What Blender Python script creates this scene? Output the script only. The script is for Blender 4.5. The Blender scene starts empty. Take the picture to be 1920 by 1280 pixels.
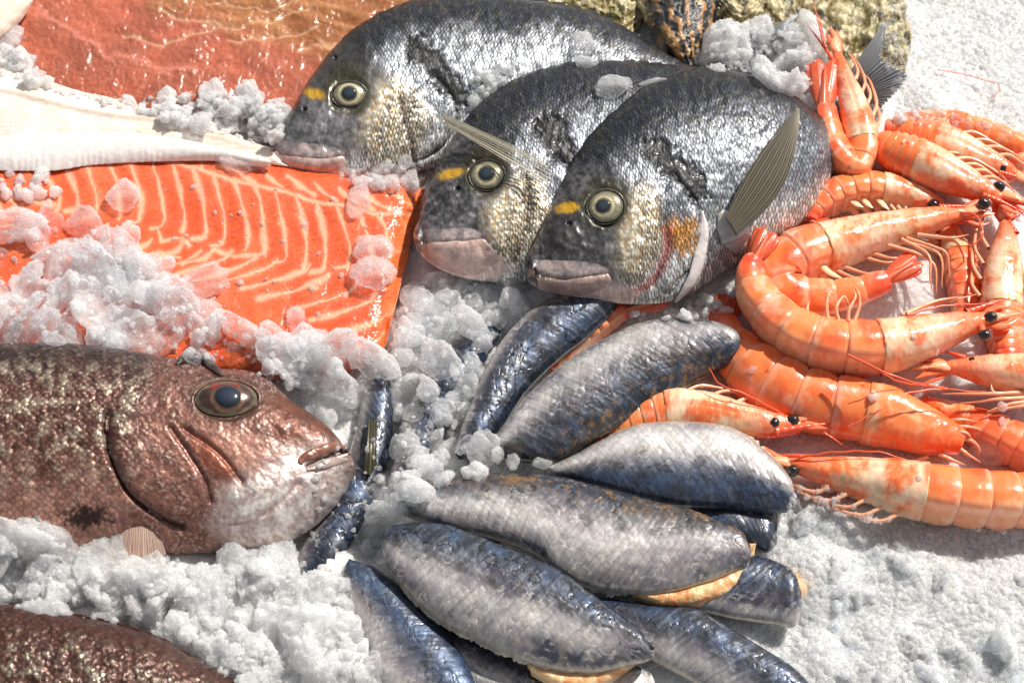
import bpy, bmesh, math, random, time
import numpy as np
from mathutils import Vector
T0 = time.time()
random.seed(7); rng = np.random.default_rng(7)
scn = bpy.context.scene
# ------------------------------------------------------------------ camera, sky, sun, exposure
TILT = math.radians(32); DIST = 1.07; HF = math.radians(28.8)
W, H = 1920.0, 1280.0
FP = (W / 2) / math.tan(HF / 2)
PX = DIST / FP                       # metres per photo pixel in the plane of the bed's centre
cam_d = bpy.data.cameras.new('camera'); cam = bpy.data.objects.new('camera', cam_d)
scn.collection.objects.link(cam); scn.camera = cam
CP = np.array([0, -math.sin(TILT) * DIST, math.cos(TILT) * DIST])
cam.location = CP; cam.rotation_euler = (TILT, 0, 0)
cam_d.sensor_width = 36; cam_d.lens = 18 / math.tan(HF / 2)
cam_d.clip_start = 0.01; cam_d.clip_end = 50
cam_d.dof.use_dof = True; cam_d.dof.focus_distance = 1.02; cam_d.dof.aperture_fstop = 16
world = bpy.data.worlds.new('World'); scn.world = world; world.use_nodes = True
SUN_EL, SUN_AZ = math.radians(50), math.radians(42)     # azimuth of the sun, measured from +x towards +y
wn = world.node_tree; bg = wn.nodes['Background']
sky = wn.nodes.new('ShaderNodeTexSky'); sky.sky_type = 'NISHITA'; sky.sun_disc = False
sky.sun_elevation = SUN_EL; sky.sun_rotation = math.pi / 2 - SUN_AZ
hs = wn.nodes.new('ShaderNodeHueSaturation'); hs.inputs['Saturation'].default_value = 0.25      # white balance of a hazy sky
wn.links.new(sky.outputs[0], hs.inputs['Color']); wn.links.new(hs.outputs[0], bg.inputs[0]); bg.inputs[1].default_value = 0.085
sd = bpy.data.lights.new('sun', 'SUN'); sun = bpy.data.objects.new('sun', sd); scn.collection.objects.link(sun)
sd.energy = 5.0; sd.angle = math.radians(0.5); sd.color = (1, 0.95, 0.88)
sdir = Vector((math.cos(SUN_EL) * math.cos(SUN_AZ), math.cos(SUN_EL) * math.sin(SUN_AZ), math.sin(SUN_EL)))
sun.rotation_euler = sdir.to_track_quat('Z', 'Y').to_euler(); sun.location = sdir * 3
vs = scn.view_settings; vs.view_transform = 'Standard'; vs.look = 'None'; vs.exposure = 0.14; vs.gamma = 1
vs.use_curve_mapping = False
scn.render.engine = 'CYCLES'
cy = scn.cycles
cy.use_denoising = True
cy.max_bounces = 12; cy.diffuse_bounces = 8; cy.glossy_bounces = 3; cy.transmission_bounces = 8; cy.transparent_max_bounces = 24
cy.caustics_reflective = False; cy.caustics_refractive = False; cy.sample_clamp_indirect = 6; cy.sample_clamp_direct = 12
cy.use_adaptive_sampling = True; cy.adaptive_threshold = 0.03
try: cy.denoising_prefilter = 'ACCURATE'
except Exception: pass

# ------------------------------------------------------------------ geometry between photo pixels and the place
ca, sa = math.cos(TILT), math.sin(TILT)
DV = np.array([0, sa, -ca]); RV = np.array([1.0, 0, 0]); UV_ = np.array([0, ca, sa])
def ray(x, y):
    x = np.asarray(x, float); y = np.asarray(y, float)
    return DV + ((x - W / 2) / FP)[..., None] * RV + ((H / 2 - y) / FP)[..., None] * UV_
def P(x, y, h=0.0):
    r = ray(x, y); h = np.asarray(h, float) * PX
    return CP + r * ((h - CP[2]) / r[..., 2])[..., None]
def proj(V):
    d = V - CP; z = d @ DV
    return W / 2 + FP * (d @ RV) / z, H / 2 - FP * (d @ UV_) / z
def lin(r, g, b):
    c = np.array([r, g, b]) / 255.0
    return np.where(c <= 0.04045, c / 12.92, ((c + 0.055) / 1.055) ** 2.4)
def sm(a, b, x): 
    t = np.clip((x - a) / (b - a), 0, 1); return t * t * (3 - 2 * t)
def mix(a, b, f):
    f = np.asarray(f)[..., None]; return a * (1 - f) + b * f
def cr(pts, n):
    """Catmull-Rom through pts (k, d), n samples, uniform in the control points."""
    p = np.asarray(pts, float); k = len(p)
    if k == 2: 
        t = np.linspace(0, 1, n)[:, None]; return p[0] * (1 - t) + p[1] * t
    q = np.vstack([2 * p[0] - p[1], p, 2 * p[-1] - p[-2]])
    u = np.linspace(0, k - 1 - 1e-9, n); i = u.astype(int); f = (u - i)[:, None]
    a, b, c, d = q[i], q[i + 1], q[i + 2], q[i + 3]
    return 0.5 * (2 * b + (c - a) * f + (2 * a - 5 * b + 4 * c - d) * f ** 2 + (3 * b - a - 3 * c + d) * f ** 3)
def cra(pts, n):
    """the same, samples even along the curve's length"""
    p = cr(pts, 400); d = np.r_[0, np.cumsum(np.linalg.norm(np.diff(p[:, :2], axis=0), axis=1))]
    t = np.linspace(0, d[-1], n)
    return np.stack([np.interp(t, d, p[:, k]) for k in range(p.shape[1])], 1)
# ------------------------------------------------------------------ noise
_perm = np.r_[np.random.default_rng(3).permutation(256)]; _perm = np.r_[_perm, _perm, _perm]
_g = np.random.default_rng(4).normal(size=(256, 3)); _g /= np.linalg.norm(_g, axis=1)[:, None]
def perlin(p, seed=0):
    p = np.asarray(p, float); sh = p.shape[:-1]; p = p.reshape(-1, 3) + seed * 17.31
    i = np.floor(p).astype(int); f = p - i; i &= 255
    w = f * f * f * (f * (f * 6 - 15) + 10); out = 0
    for a in (0, 1):
        for b in (0, 1):
            for c in (0, 1):
                h = _perm[_perm[_perm[(i[:, 0] + a) & 255] + ((i[:, 1] + b) & 255)] + ((i[:, 2] + c) & 255)]
                d = np.einsum('ij,ij->i', _g[h], f - np.array([a, b, c]))
                out = out + d * (w[:, 0] if a else 1 - w[:, 0]) * (w[:, 1] if b else 1 - w[:, 1]) * (w[:, 2] if c else 1 - w[:, 2])
    return (out * 1.5).reshape(sh)
def fbm(p, oct=4, seed=0, gain=0.5):
    s = 0; a = 1
    for k in range(oct): s = s + a * perlin(p * 2.03 ** k, seed + k); a *= gain
    return s
def cell2(p, seed=0):
    """distance to the nearest jittered point of a 2D grid, and that cell's random number"""
    p = np.asarray(p, float); i = np.floor(p).astype(int); best = np.full(p.shape[:-1], 9.0); cid = np.zeros(p.shape[:-1])
    R = np.random.default_rng(50 + seed).random((256, 3))
    for a in (-1, 0, 1):
        for b in (-1, 0, 1):
            j = i + np.array([a, b]); h = _perm[_perm[j[..., 0] & 255] + (j[..., 1] & 255)]
            q = j + R[h, :2]; d = np.linalg.norm(p - q, axis=-1); m = d < best
            best = np.where(m, d, best); cid = np.where(m, R[h, 2], cid)
    return best, cid
def n2(x, y, s, seed=0, oct=3):
    """fractal noise over pixel-sized plan coordinates"""
    return fbm(np.stack([x / s, y / s, np.zeros_like(x)], -1), oct, seed)
def dpoly(x, y, pts):
    """distance to a polyline, and the position (0..1) of the nearest point along it"""
    p = np.asarray(pts, float)[:, :2]; best = np.full(x.shape, 1e9); pos = np.zeros(x.shape); k = len(p) - 1
    for i in range(k):
        a, b = p[i], p[i + 1]; ab = b - a; L = ab @ ab + 1e-9
        t = np.clip(((x - a[0]) * ab[0] + (y - a[1]) * ab[1]) / L, 0, 1)
        d = np.hypot(x - a[0] - t * ab[0], y - a[1] - t * ab[1]); m = d < best
        best = np.where(m, d, best); pos = np.where(m, (i + t) / k, pos)
    return best, pos
def dcurve(x, y, pts, n=40): return dpoly(x, y, cr(pts, n))
def line(x, y, pts, w, n=40): return np.exp(-(dcurve(x, y, pts, n)[0] / w) ** 2)
def ell(x, y, cx, cy, rx, ry, ang=0):
    a = math.radians(ang); c, s = math.cos(a), math.sin(a); dx, dy = x - cx, y - cy
    return np.hypot((dx * c + dy * s) / rx, (-dx * s + dy * c) / ry)
# ------------------------------------------------------------------ objects
def mesh_obj(name, V, F, mat, parent=None, uv=None, col=None, msk=None, smooth=True, origin=None, flip=None):
    V = np.asarray(V, float).reshape(-1, 3); F = np.asarray(F, np.int32)
    a_, b_, c_ = V[F[:, 0]], V[F[:, 1]], V[F[:, 2]]; fn_ = np.cross(b_ - a_, c_ - a_); ctr = V.mean(0) - np.array([0, 0, 0.004 if flip is None else 1.0])
    if np.sum(fn_ * ((a_ + c_) / 2 - ctr)) < 0: F = F[:, ::-1].copy()      # faces look outward
    org = np.array(parent['_o']) if parent is not None else (np.array(origin) if origin is not None else V.mean(0))
    me = bpy.data.meshes.new(name); k = F.shape[1]
    me.vertices.add(len(V)); me.vertices.foreach_set('co', (V - org).astype(np.float32).ravel())
    me.loops.add(F.size); me.loops.foreach_set('vertex_index', F.ravel())
    me.polygons.add(len(F)); me.polygons.foreach_set('loop_start', np.arange(0, F.size, k, dtype=np.int32))
    me.polygons.foreach_set('use_smooth', np.full(len(F), smooth))
    me.update(calc_edges=True); me.validate()
    if uv is not None:
        l = me.uv_layers.new(name='UVMap'); l.data.foreach_set('uv', np.asarray(uv, np.float32).reshape(-1, 2)[F.ravel()].ravel())
    for nm, c in (('Col', col), ('Msk', msk)):
        if c is not None:
            c = np.broadcast_to(np.asarray(c, float), (len(V), 3)) if np.ndim(c) == 1 else np.asarray(c).reshape(-1, 3)
            a = me.color_attributes.new(nm, 'FLOAT_COLOR', 'POINT')
            a.data.foreach_set('color', np.c_[c, np.ones(len(c))].astype(np.float32).ravel())
    o = bpy.data.objects.new(name, me); scn.collection.objects.link(o)
    if mat: me.materials.append(mat)
    if parent is not None: o.parent = parent
    else: o.location = org
    o['_o'] = tuple(float(v) for v in org)
    return o
def thing(name, label, cat, loc, group=None):
    o = bpy.data.objects.new(name, None); scn.collection.objects.link(o)
    o.empty_display_size = 0.01; o.location = loc; o['_o'] = tuple(float(v) for v in loc)
    return tag(o, label, cat, group)
def tag(o, label, cat, group=None):
    o['label'] = label; o['category'] = cat
    if group: o['group'] = group
    return o
def gridf(n, m, wrap=False, off=0):
    i = np.arange(n - 1)[:, None]; j = np.arange(m if wrap else m - 1)[None, :]; j2 = (j + 1) % m
    return (np.stack([i * m + j, (i + 1) * m + j, (i + 1) * m + j2, i * m + j2], -1).reshape(-1, 4) + off).astype(np.int32)
def normals(V):
    a = np.gradient(V, axis=0); b = np.gradient(V, axis=1); n = np.cross(a, b)
    return n / (np.linalg.norm(n, axis=-1)[..., None] + 1e-12)
def cast(host, x, y):
    """where the line of sight through a pixel meets an object built so far: point and normal"""
    bpy.context.view_layer.update()
    o = Vector(CP); r = Vector(ray(x, y)).normalized(); mi = host.matrix_world.inverted()
    ok, p, n, i = host.ray_cast(mi @ o, (mi.to_3x3() @ r).normalized())
    if not ok: return None
    return np.array(host.matrix_world @ p), np.array(host.matrix_world.to_3x3() @ n), i
def loft(Up, Lo, hU, hL, th, nt=200, ns=100, prof=(2.0, 0.5), prof_b=None, nb=14, tpow=None):
    """closed body between two traced edges: th = half thickness (control list along the length, in px)"""
    k = len(Up); assert len(Lo) == k, (len(Up), len(Lo))
    U3 = P(*np.array(Up, float).T, np.broadcast_to(hU, (k,)) if np.ndim(hU) == 0 else np.array(hU, float))
    L3 = P(*np.array(Lo, float).T, np.broadcast_to(hL, (k,)) if np.ndim(hL) == 0 else np.array(hL, float))
    U3 = cr(U3, nt); L3 = cr(L3, nt); c = (U3 + L3) / 2; v = (U3 - L3) / 2
    t = np.linspace(0, 1, nt); thv = np.interp(t, np.linspace(0, 1, len(th)), th) if len(th) != k else cr(np.array(th, float)[:, None], nt)[:, 0]
    thv = np.maximum(thv, 0.3) * PX
    ax = np.gradient(c, axis=0); n = np.cross(ax, v); n /= np.linalg.norm(n, axis=1)[:, None] + 1e-12
    ref = n[nt // 2]; sg = 1 if ref[2] > 0 else -1; n *= sg
    n = n * np.where((n[:, 2] < 0), -1, 1)[:, None]
    ph = np.r_[np.linspace(0, math.pi, ns), np.linspace(math.pi, 2 * math.pi, nb + 2)[1:-1]]
    s = np.cos(ph); top = np.sin(ph) >= -1e-9
    def pr(p): return np.clip(1 - np.abs(s) ** p[0], 0, 1) ** p[1]
    hh = np.where(top, pr(prof), -pr(prof_b or prof))
    V = c[:, None] + v[:, None] * s[None, :, None] + n[:, None] * (thv[:, None] * hh)[..., None]
    d = np.r_[0, np.cumsum(np.linalg.norm(np.diff(c, axis=0), axis=1))]
    hw = np.linalg.norm(v, axis=1)
    uv = np.stack([np.broadcast_to(d[:, None], V.shape[:2]), s[None] * hw[:, None]], -1)
    V = np.concatenate([0 * V[:1] + c[0], V, 0 * V[:1] + c[-1]], 0); t = np.r_[0, t, 1]; uv = np.concatenate([uv[:1], uv, uv[-1:]], 0)      # closed ends
    return dict(V=V, s=np.broadcast_to(s, V.shape[:2]), t=np.broadcast_to(t[:, None], V.shape[:2]), top=np.broadcast_to(top, V.shape[:2]), uv=uv, n=n, c=c)
def body(name, B, mat, parent, col, msk=None, disp=None):
    V = B['V']
    if disp is not None:
        N = normals(V); 
        if (N[V.shape[0] // 2, V.shape[1] // 3] @ np.array([0, 0, 1.0])) < 0: N = -N
        V = V + N * (np.where(B['top'], disp, 0) * PX)[..., None]; B['V'] = V
    n, m = V.shape[:2]
    return mesh_obj(name, V, gridf(n, m, True), mat, parent, B['uv'], col, msk)
def tube(pts3, rad, ns=10, flat=1.0, nrm=None):
    """tube with one radius per point (metres), closed to points at its ends; returns verts grid"""
    p = np.asarray(pts3, float); r = np.asarray(rad, float); T = np.gradient(p, axis=0); T /= np.linalg.norm(T, axis=1)[:, None] + 1e-12
    z = np.array([0, 0, 1.0]) if nrm is None else nrm
    Nn = z - (T @ z if np.ndim(z) == 1 else np.einsum('ij,ij->i', T, z))[:, None] * T; Nn /= np.linalg.norm(Nn, axis=1)[:, None] + 1e-9
    Bn = np.cross(T, Nn); ph = np.linspace(0, 2 * math.pi, ns, endpoint=False)
    V = p[:, None] + r[:, None, None] * (np.cos(ph)[None, :, None] * Bn[:, None] + flat * np.sin(ph)[None, :, None] * Nn[:, None])
    return V
def tube_obj(name, pts3, rad, mat, parent, ns=10, flat=1.0, col=None):
    V = tube(pts3, rad, ns, flat); n, m = V.shape[:2]
    Vf = np.vstack([V.reshape(-1, 3)]); c = None
    if col is not None: c = np.repeat(np.broadcast_to(np.asarray(col, float), (n, 3)), m, 0)
    return mesh_obj(name, Vf, gridf(n, m, True), mat, parent, None, c)
# ------------------------------------------------------------------ materials
class NT:
    def __init__(s, name):
        s.m = bpy.data.materials.new(name); s.m.use_nodes = True; s.t = s.m.node_tree; s.t.nodes.clear()
        s.out = s.t.nodes.new('ShaderNodeOutputMaterial')
    def n(s, typ, ins=None, out=0, **props):
        nd = s.t.nodes.new('ShaderNode' + typ)
        for k, v in props.items(): setattr(nd, k, v)
        for k, v in (ins or {}).items():
            sock = nd.inputs[k]
            if isinstance(v, bpy.types.NodeSocket): s.t.links.new(v, sock)
            else: sock.default_value = v
        return nd.outputs[out] if out is not None else nd
    def math(s, op, a, b=0.0, c=0.0): return s.n('Math', {0: a, 1: b, 2: c}, operation=op)
    def mixc(s, f, a, b, bt='MIX'): return s.n('Mix', {0: f, 6: a, 7: b}, out=2, data_type='RGBA', blend_type=bt)
    def attr(s, nm): return s.n('Attribute', attribute_name=nm)
    def ramp(s, f, a, b, lo=0.0, hi=1.0): return s.n('MapRange', {0: f, 1: a, 2: b, 3: lo, 4: hi}, interpolation_type='SMOOTHSTEP')
    def done(s, sh): s.t.links.new(sh, s.out.inputs[0]); return s.m
def rgba(c): return (float(c[0]), float(c[1]), float(c[2]), 1)
def skin_mat(name, su, sv, bump, edge=0.5, vary=0.6, rough=0.32, coat=0.5, fine=1.0, rand=0.45, tint=(1, 1, 1), wet=2.0):
    """fish skin: Col = pigment, Msk = (metallic, scale relief, roughness shift)"""
    k = NT(name); col = k.attr('Col'); msk = k.n('SeparateColor', {0: k.attr('Msk')}, out=None)
    uv = k.n('UVMap', uv_map='UVMap')
    wob = k.n('TexNoise', {'Vector': uv, 'Scale': 160.0, 'Detail': 2.0}, out=1)
    wv = k.n('VectorMath', {0: uv, 1: k.n('VectorMath', {0: wob, 3: 0.0012}, operation='SCALE')}, operation='ADD')
    mp = k.n('Mapping', {'Vector': k.n('Mapping', {'Vector': wv, 'Scale': (1 / su, 1 / sv, 1)}), 'Rotation': (0, 0, math.radians(45)), 'Scale': (1.3, 1.3, 1)})
    vo = k.n('TexVoronoi', {'Vector': mp, 'Scale': 1.0, 'Randomness': rand}, out=None, voronoi_dimensions='2D')
    ve = k.n('TexVoronoi', {'Vector': mp, 'Scale': 1.0, 'Randomness': rand}, voronoi_dimensions='2D', feature='DISTANCE_TO_EDGE')
    rc = k.n('SeparateColor', {0: vo.outputs['Color']}, out=None)
    fn = k.n('TexNoise', {'Vector': k.n('Mapping', {'Vector': uv, 'Scale': (1 / (su * 0.8), 1 / (sv * 1.7), 1)}), 'Scale': 1.0, 'Detail': 4.0}, out=0)
    relief = msk.outputs[1]
    # pigment: scale to scale differences and darker scale rims
    v1 = k.math('MULTIPLY_ADD', k.math('SUBTRACT', rc.outputs[0], 0.5), k.math('MULTIPLY', relief, vary), 1.0)
    v2 = k.math('MULTIPLY_ADD', k.math('SUBTRACT', fn, 0.5), 0.9 * fine, 1.0)
    ed = k.ramp(ve, 0.0, 0.22, 1.0, 0.0)
    v3 = k.math('SUBTRACT', 1.0, k.math('MULTIPLY', ed, k.math('MULTIPLY', relief, edge)))
    vv = k.math('MULTIPLY', k.math('MULTIPLY', v1, v2), v3)
    cc = k.n('VectorMath', {0: col, 3: vv}, operation='SCALE')
    # relief
    tilt = k.n('SeparateXYZ', {0: k.n('VectorMath', {0: mp, 1: vo.outputs['Position']}, operation='SUBTRACT')}, out=None)
    hgt = k.math('SUBTRACT', k.math('MULTIPLY_ADD', tilt.outputs[0], -0.6, k.math('MULTIPLY_ADD', tilt.outputs[1], k.math('SUBTRACT', rc.outputs[1], 0.5), 0.0)), k.math('MULTIPLY', vo.outputs['Distance'], 0.6))
    hgt = k.math('MULTIPLY_ADD', k.math('MULTIPLY', fn, 0.9 * fine), 1.0, hgt)
    bp = k.n('Bump', {'Height': k.math('MULTIPLY', hgt, relief), 'Strength': 1.0, 'Distance': bump})
    geo = k.n('TexCoord', out=3)
    wn_ = k.n('TexNoise', {'Vector': geo, 'Scale': 420.0, 'Detail': 2.0}, out=0)
    bw = k.n('Bump', {'Height': wn_, 'Strength': 0.5, 'Distance': 0.0003 * wet, 'Normal': bp})
    bc = k.n('Bump', {'Height': wn_, 'Strength': 0.7, 'Distance': 0.0005 * wet})
    rg = k.math('ADD', k.math('MULTIPLY_ADD', rc.outputs[2], 0.16, rough - 0.08), k.math('SUBTRACT', msk.outputs[2], 0.5))
    b = k.n('BsdfPrincipled', {'Base Color': cc, 'Metallic': msk.outputs[0], 'Roughness': rg, 'Normal': bw,
            'Coat Weight': coat, 'Coat Roughness': 0.09, 'Coat Normal': bc, 'Coat IOR': 1.38})
    return k.done(b)
def flesh_mat(name, rough=0.22, sss=0.35, rad=(0.006, 0.002, 0.001), bscale=300.0, bdist=0.0005, coat=0.4, noise=0.35, stretch=(1, 1, 1), fib=0.0):
    k = NT(name); col = k.attr('Col'); geo = k.n('TexCoord', out=3)
    mp = k.n('Mapping', {'Vector': geo, 'Scale': stretch})
    a = k.n('TexNoise', {'Vector': mp, 'Scale': bscale, 'Detail': 4.0, 'Roughness': 0.6}, out=0)
    c2 = k.n('TexNoise', {'Vector': mp, 'Scale': bscale * 0.35, 'Detail': 3.0}, out=0)
    cc = k.n('VectorMath', {0: col, 3: k.math('MULTIPLY_ADD', k.math('SUBTRACT', c2, 0.5), noise, 1.0)}, operation='SCALE')
    bp = k.n('Bump', {'Height': a, 'Strength': 1.0, 'Distance': bdist})
    b = k.n('BsdfPrincipled', {'Base Color': cc, 'Roughness': rough, 'Normal': bp, 'Subsurface Weight': sss, 'Subsurface Radius': (1, rad[1] / rad[0], rad[2] / rad[0]),
        'Subsurface Scale': rad[0], 'Coat Weight': coat, 'Coat Roughness': 0.08, 'Coat Normal': bp, 'Coat IOR': 1.36})
    return k.done(b)
def ice_mat(name, clear_mid, clear_edge, bdist=0.0006, bscale=620.0, col=(0.84, 0.845, 0.85), sss=0.25, rough=0.16, trl=0.3):
    """melting crushed ice: frosted, partly clear (more so where it is seen through little ice)"""
    k = NT(name); geo = k.n('TexCoord', out=3)
    v1 = k.n('TexVoronoi', {'Vector': geo, 'Scale': bscale, 'Randomness': 1.0}, out=None)
    n1 = k.n('TexNoise', {'Vector': geo, 'Scale': bscale * 0.45, 'Detail': 4.0, 'Roughness': 0.65}, out=0)
    n3 = k.n('TexNoise', {'Vector': geo, 'Scale': 60.0, 'Detail': 2.0}, out=0)
    h = k.math('MULTIPLY_ADD', v1.outputs['Distance'], -0.7, k.math('MULTIPLY', n1, 1.2))
    bp = k.n('Bump', {'Height': h, 'Strength': 1.0, 'Distance': bdist})
    tl = k.n('BsdfTranslucent', {0: rgba(col), 'Normal': bp})
    b = k.n('BsdfPrincipled', {'Base Color': rgba(col), 'Roughness': k.math('MULTIPLY_ADD', n1, 0.12, rough - 0.06), 'Normal': bp, 'IOR': 1.31, 'Specular IOR Level': 0.5,
        'Subsurface Weight': sss, 'Subsurface Radius': (1, 1, 1), 'Subsurface Scale': 0.011, 'Coat Weight': 0.7, 'Coat Roughness': 0.04, 'Coat Normal': bp, 'Coat IOR': 1.31})
    b = k.n('MixShader', {0: trl, 1: b, 2: tl})
    tr = k.n('BsdfTransparent', {0: (0.98, 0.99, 1, 1)})
    lw = k.n('LayerWeight', {'Blend': 0.4}, out=1)
    f = k.math('MULTIPLY_ADD', lw, clear_edge - clear_mid, clear_mid)
    f = k.math('MULTIPLY', f, k.ramp(n3, 0.3, 0.7, 0.55, 1.25))
    return k.done(k.n('MixShader', {0: f, 1: b, 2: tr}))
def fin_mat(name, clear=0.35):
    k = NT(name); col = k.attr('Col')
    uv = k.n('UVMap', uv_map='UVMap')
    b = k.n('BsdfPrincipled', {'Base Color': col, 'Roughness': 0.3, 'Metallic': 0.25, 'Coat Weight': 0.25, 'Coat Roughness': 0.15})
    tl = k.n('BsdfTranslucent', {0: col})
    a = k.n('MixShader', {0: 0.2, 1: b, 2: tl})
    tr = k.n('BsdfTransparent'); ms = k.n('SeparateColor', {0: k.attr('Msk')}, out=None)
    return k.done(k.n('MixShader', {0: k.math('MULTIPLY', ms.outputs[0], clear), 1: a, 2: tr}))
def wet_mat(name, rough=0.25, coat=0.6, metal=0.0, sss=0.0, bump=0.0, bscale=400.0):
    k = NT(name); col = k.attr('Col'); geo = k.n('TexCoord', out=3)
    ins = {'Base Color': col, 'Roughness': rough, 'Metallic': metal, 'Coat Weight': coat, 'Coat Roughness': 0.06, 'Subsurface Weight': sss, 'Subsurface Radius': (1, 0.4, 0.25), 'Subsurface Scale': 0.003}
    if bump:
        bp = k.n('Bump', {'Height': k.n('TexNoise', {'Vector': geo, 'Scale': bscale, 'Detail': 4.0}, out=0), 'Strength': 1.0, 'Distance': bump}); ins['Normal'] = bp; ins['Coat Normal'] = bp
    return k.done(k.n('BsdfPrincipled', ins))
M = {}
M['bream'] = skin_mat('bream_skin', 0.0019, 0.0046, 0.00026, edge=0.8, vary=0.8, rough=0.42, coat=0.22, wet=0.25, fine=1.2)
M['snapper'] = skin_mat('snapper_skin', 0.0036, 0.0032, 0.0005, edge=0.4, vary=0.5, rough=0.38, coat=0.25, fine=1.0, rand=0.6, wet=0.25)
M['sardine'] = skin_mat('sardine_skin', 0.0044, 0.0060, 0.00022, edge=0.3, vary=0.2, rough=0.36, coat=0.8, fine=0.3, wet=0.3)
M['salmon'] = flesh_mat('salmon_flesh', rough=0.25, sss=0.3, rad=(0.004, 0.0012, 0.0006), bscale=260, bdist=0.00012, coat=0.3, noise=0.15)
M['redfillet'] = flesh_mat('red_fillet_flesh', rough=0.22, sss=0.25, rad=(0.004, 0.0012, 0.0006), bscale=380, bdist=0.0004, coat=0.3, noise=0.2)
M['white'] = flesh_mat('white_fish_flesh', rough=0.35, sss=0.4, rad=(0.004, 0.003, 0.002), bscale=220, bdist=0.0004, coat=0.3, noise=0.15)
M['shell'] = flesh_mat('shrimp_shell', rough=0.27, sss=0.5, rad=(0.006, 0.0022, 0.001), bscale=260, bdist=0.00025, coat=0.6, noise=0.35)
M['limb'] = flesh_mat('shrimp_limb', rough=0.3, sss=0.4, rad=(0.002, 0.001, 0.0006), bscale=240, bdist=0.0001, coat=0.4, noise=0.3)
M['peach'] = flesh_mat('sardine_flesh', rough=0.22, sss=0.4, rad=(0.004, 0.002, 0.001), bscale=420, bdist=0.0006, coat=0.5, noise=0.3)
M['oyster'] = flesh_mat('oyster_shell', rough=0.3, sss=0.0, bscale=420, bdist=0.0008, coat=0.5, noise=0.7)
M['fin'] = fin_mat('fin_membrane')
M['eye'] = wet_mat('eye_iris', 0.2, 1.0, 0.35)
M['pupil'] = wet_mat('eye_pupil', 0.08, 1.0)
M['bead'] = wet_mat('shrimp_eye', 0.15, 0.9, bump=0.0002, bscale=900)
M['lip'] = wet_mat('lip_skin', 0.28, 0.6, 0.15, 0.15, bump=0.0004, bscale=350)
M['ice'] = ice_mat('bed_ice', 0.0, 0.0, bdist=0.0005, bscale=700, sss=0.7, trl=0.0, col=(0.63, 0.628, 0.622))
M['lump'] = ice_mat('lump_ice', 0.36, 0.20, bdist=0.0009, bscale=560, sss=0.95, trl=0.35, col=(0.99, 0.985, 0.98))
M['clear'] = ice_mat('clear_ice', 0.72, 0.45, bdist=0.0009, bscale=560, sss=0.8, trl=0.4, col=(0.99, 0.985, 0.98))
# ------------------------------------------------------------------ pieces that sit on a body
def casts(host, xs, ys):
    bpy.context.view_layer.update()
    mi = host.matrix_world.inverted(); m3 = mi.to_3x3(); mw = host.matrix_world; o = mi @ Vector(CP)
    xs = np.asarray(xs, float); ys = np.asarray(ys, float); R = ray(xs.ravel(), ys.ravel()); P_ = np.full((xs.size, 3), np.nan); N_ = P_.copy(); I_ = np.zeros(xs.size, int)
    for k in range(xs.size):
        ok, p, n, i = host.ray_cast(o, (m3 @ Vector(R[k])).normalized())
        if ok: P_[k] = mw @ p; N_[k] = mw.to_3x3() @ n; I_[k] = i; N_[k] *= 1 if N_[k] @ (CP - P_[k]) > 0 else -1
    good = np.where(~np.isnan(P_[:, 0]))[0]
    for k in np.where(np.isnan(P_[:, 0]))[0]:        # just past the silhouette: keep the depth of the nearest hit
        j = good[np.argmin((xs.ravel()[good] - xs.ravel()[k]) ** 2 + (ys.ravel()[good] - ys.ravel()[k]) ** 2)]
        P_[k] = P(xs.ravel()[k], ys.ravel()[k], P_[j, 2] / PX - 3); N_[k] = N_[j]; I_[k] = I_[j]
    return P_.reshape(xs.shape + (3,)), N_.reshape(xs.shape + (3,)), I_.reshape(xs.shape)
def face_attr(host, I, name):
    me = host.data; a = me.color_attributes[name]; c = np.zeros(len(me.vertices) * 4, np.float32); a.data.foreach_get('color', c); c = c.reshape(-1, 4)[:, :3]
    lv = np.zeros(len(me.loops), np.int32); me.loops.foreach_get('vertex_index', lv)
    v = lv.reshape(-1, 4)[:, 0][I]; l = np.zeros(len(me.loops) * 2, np.float32); me.uv_layers[0].data.foreach_get('uv', l)
    return c[v], l.reshape(-1, 4, 2)[:, 0][I]
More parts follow.
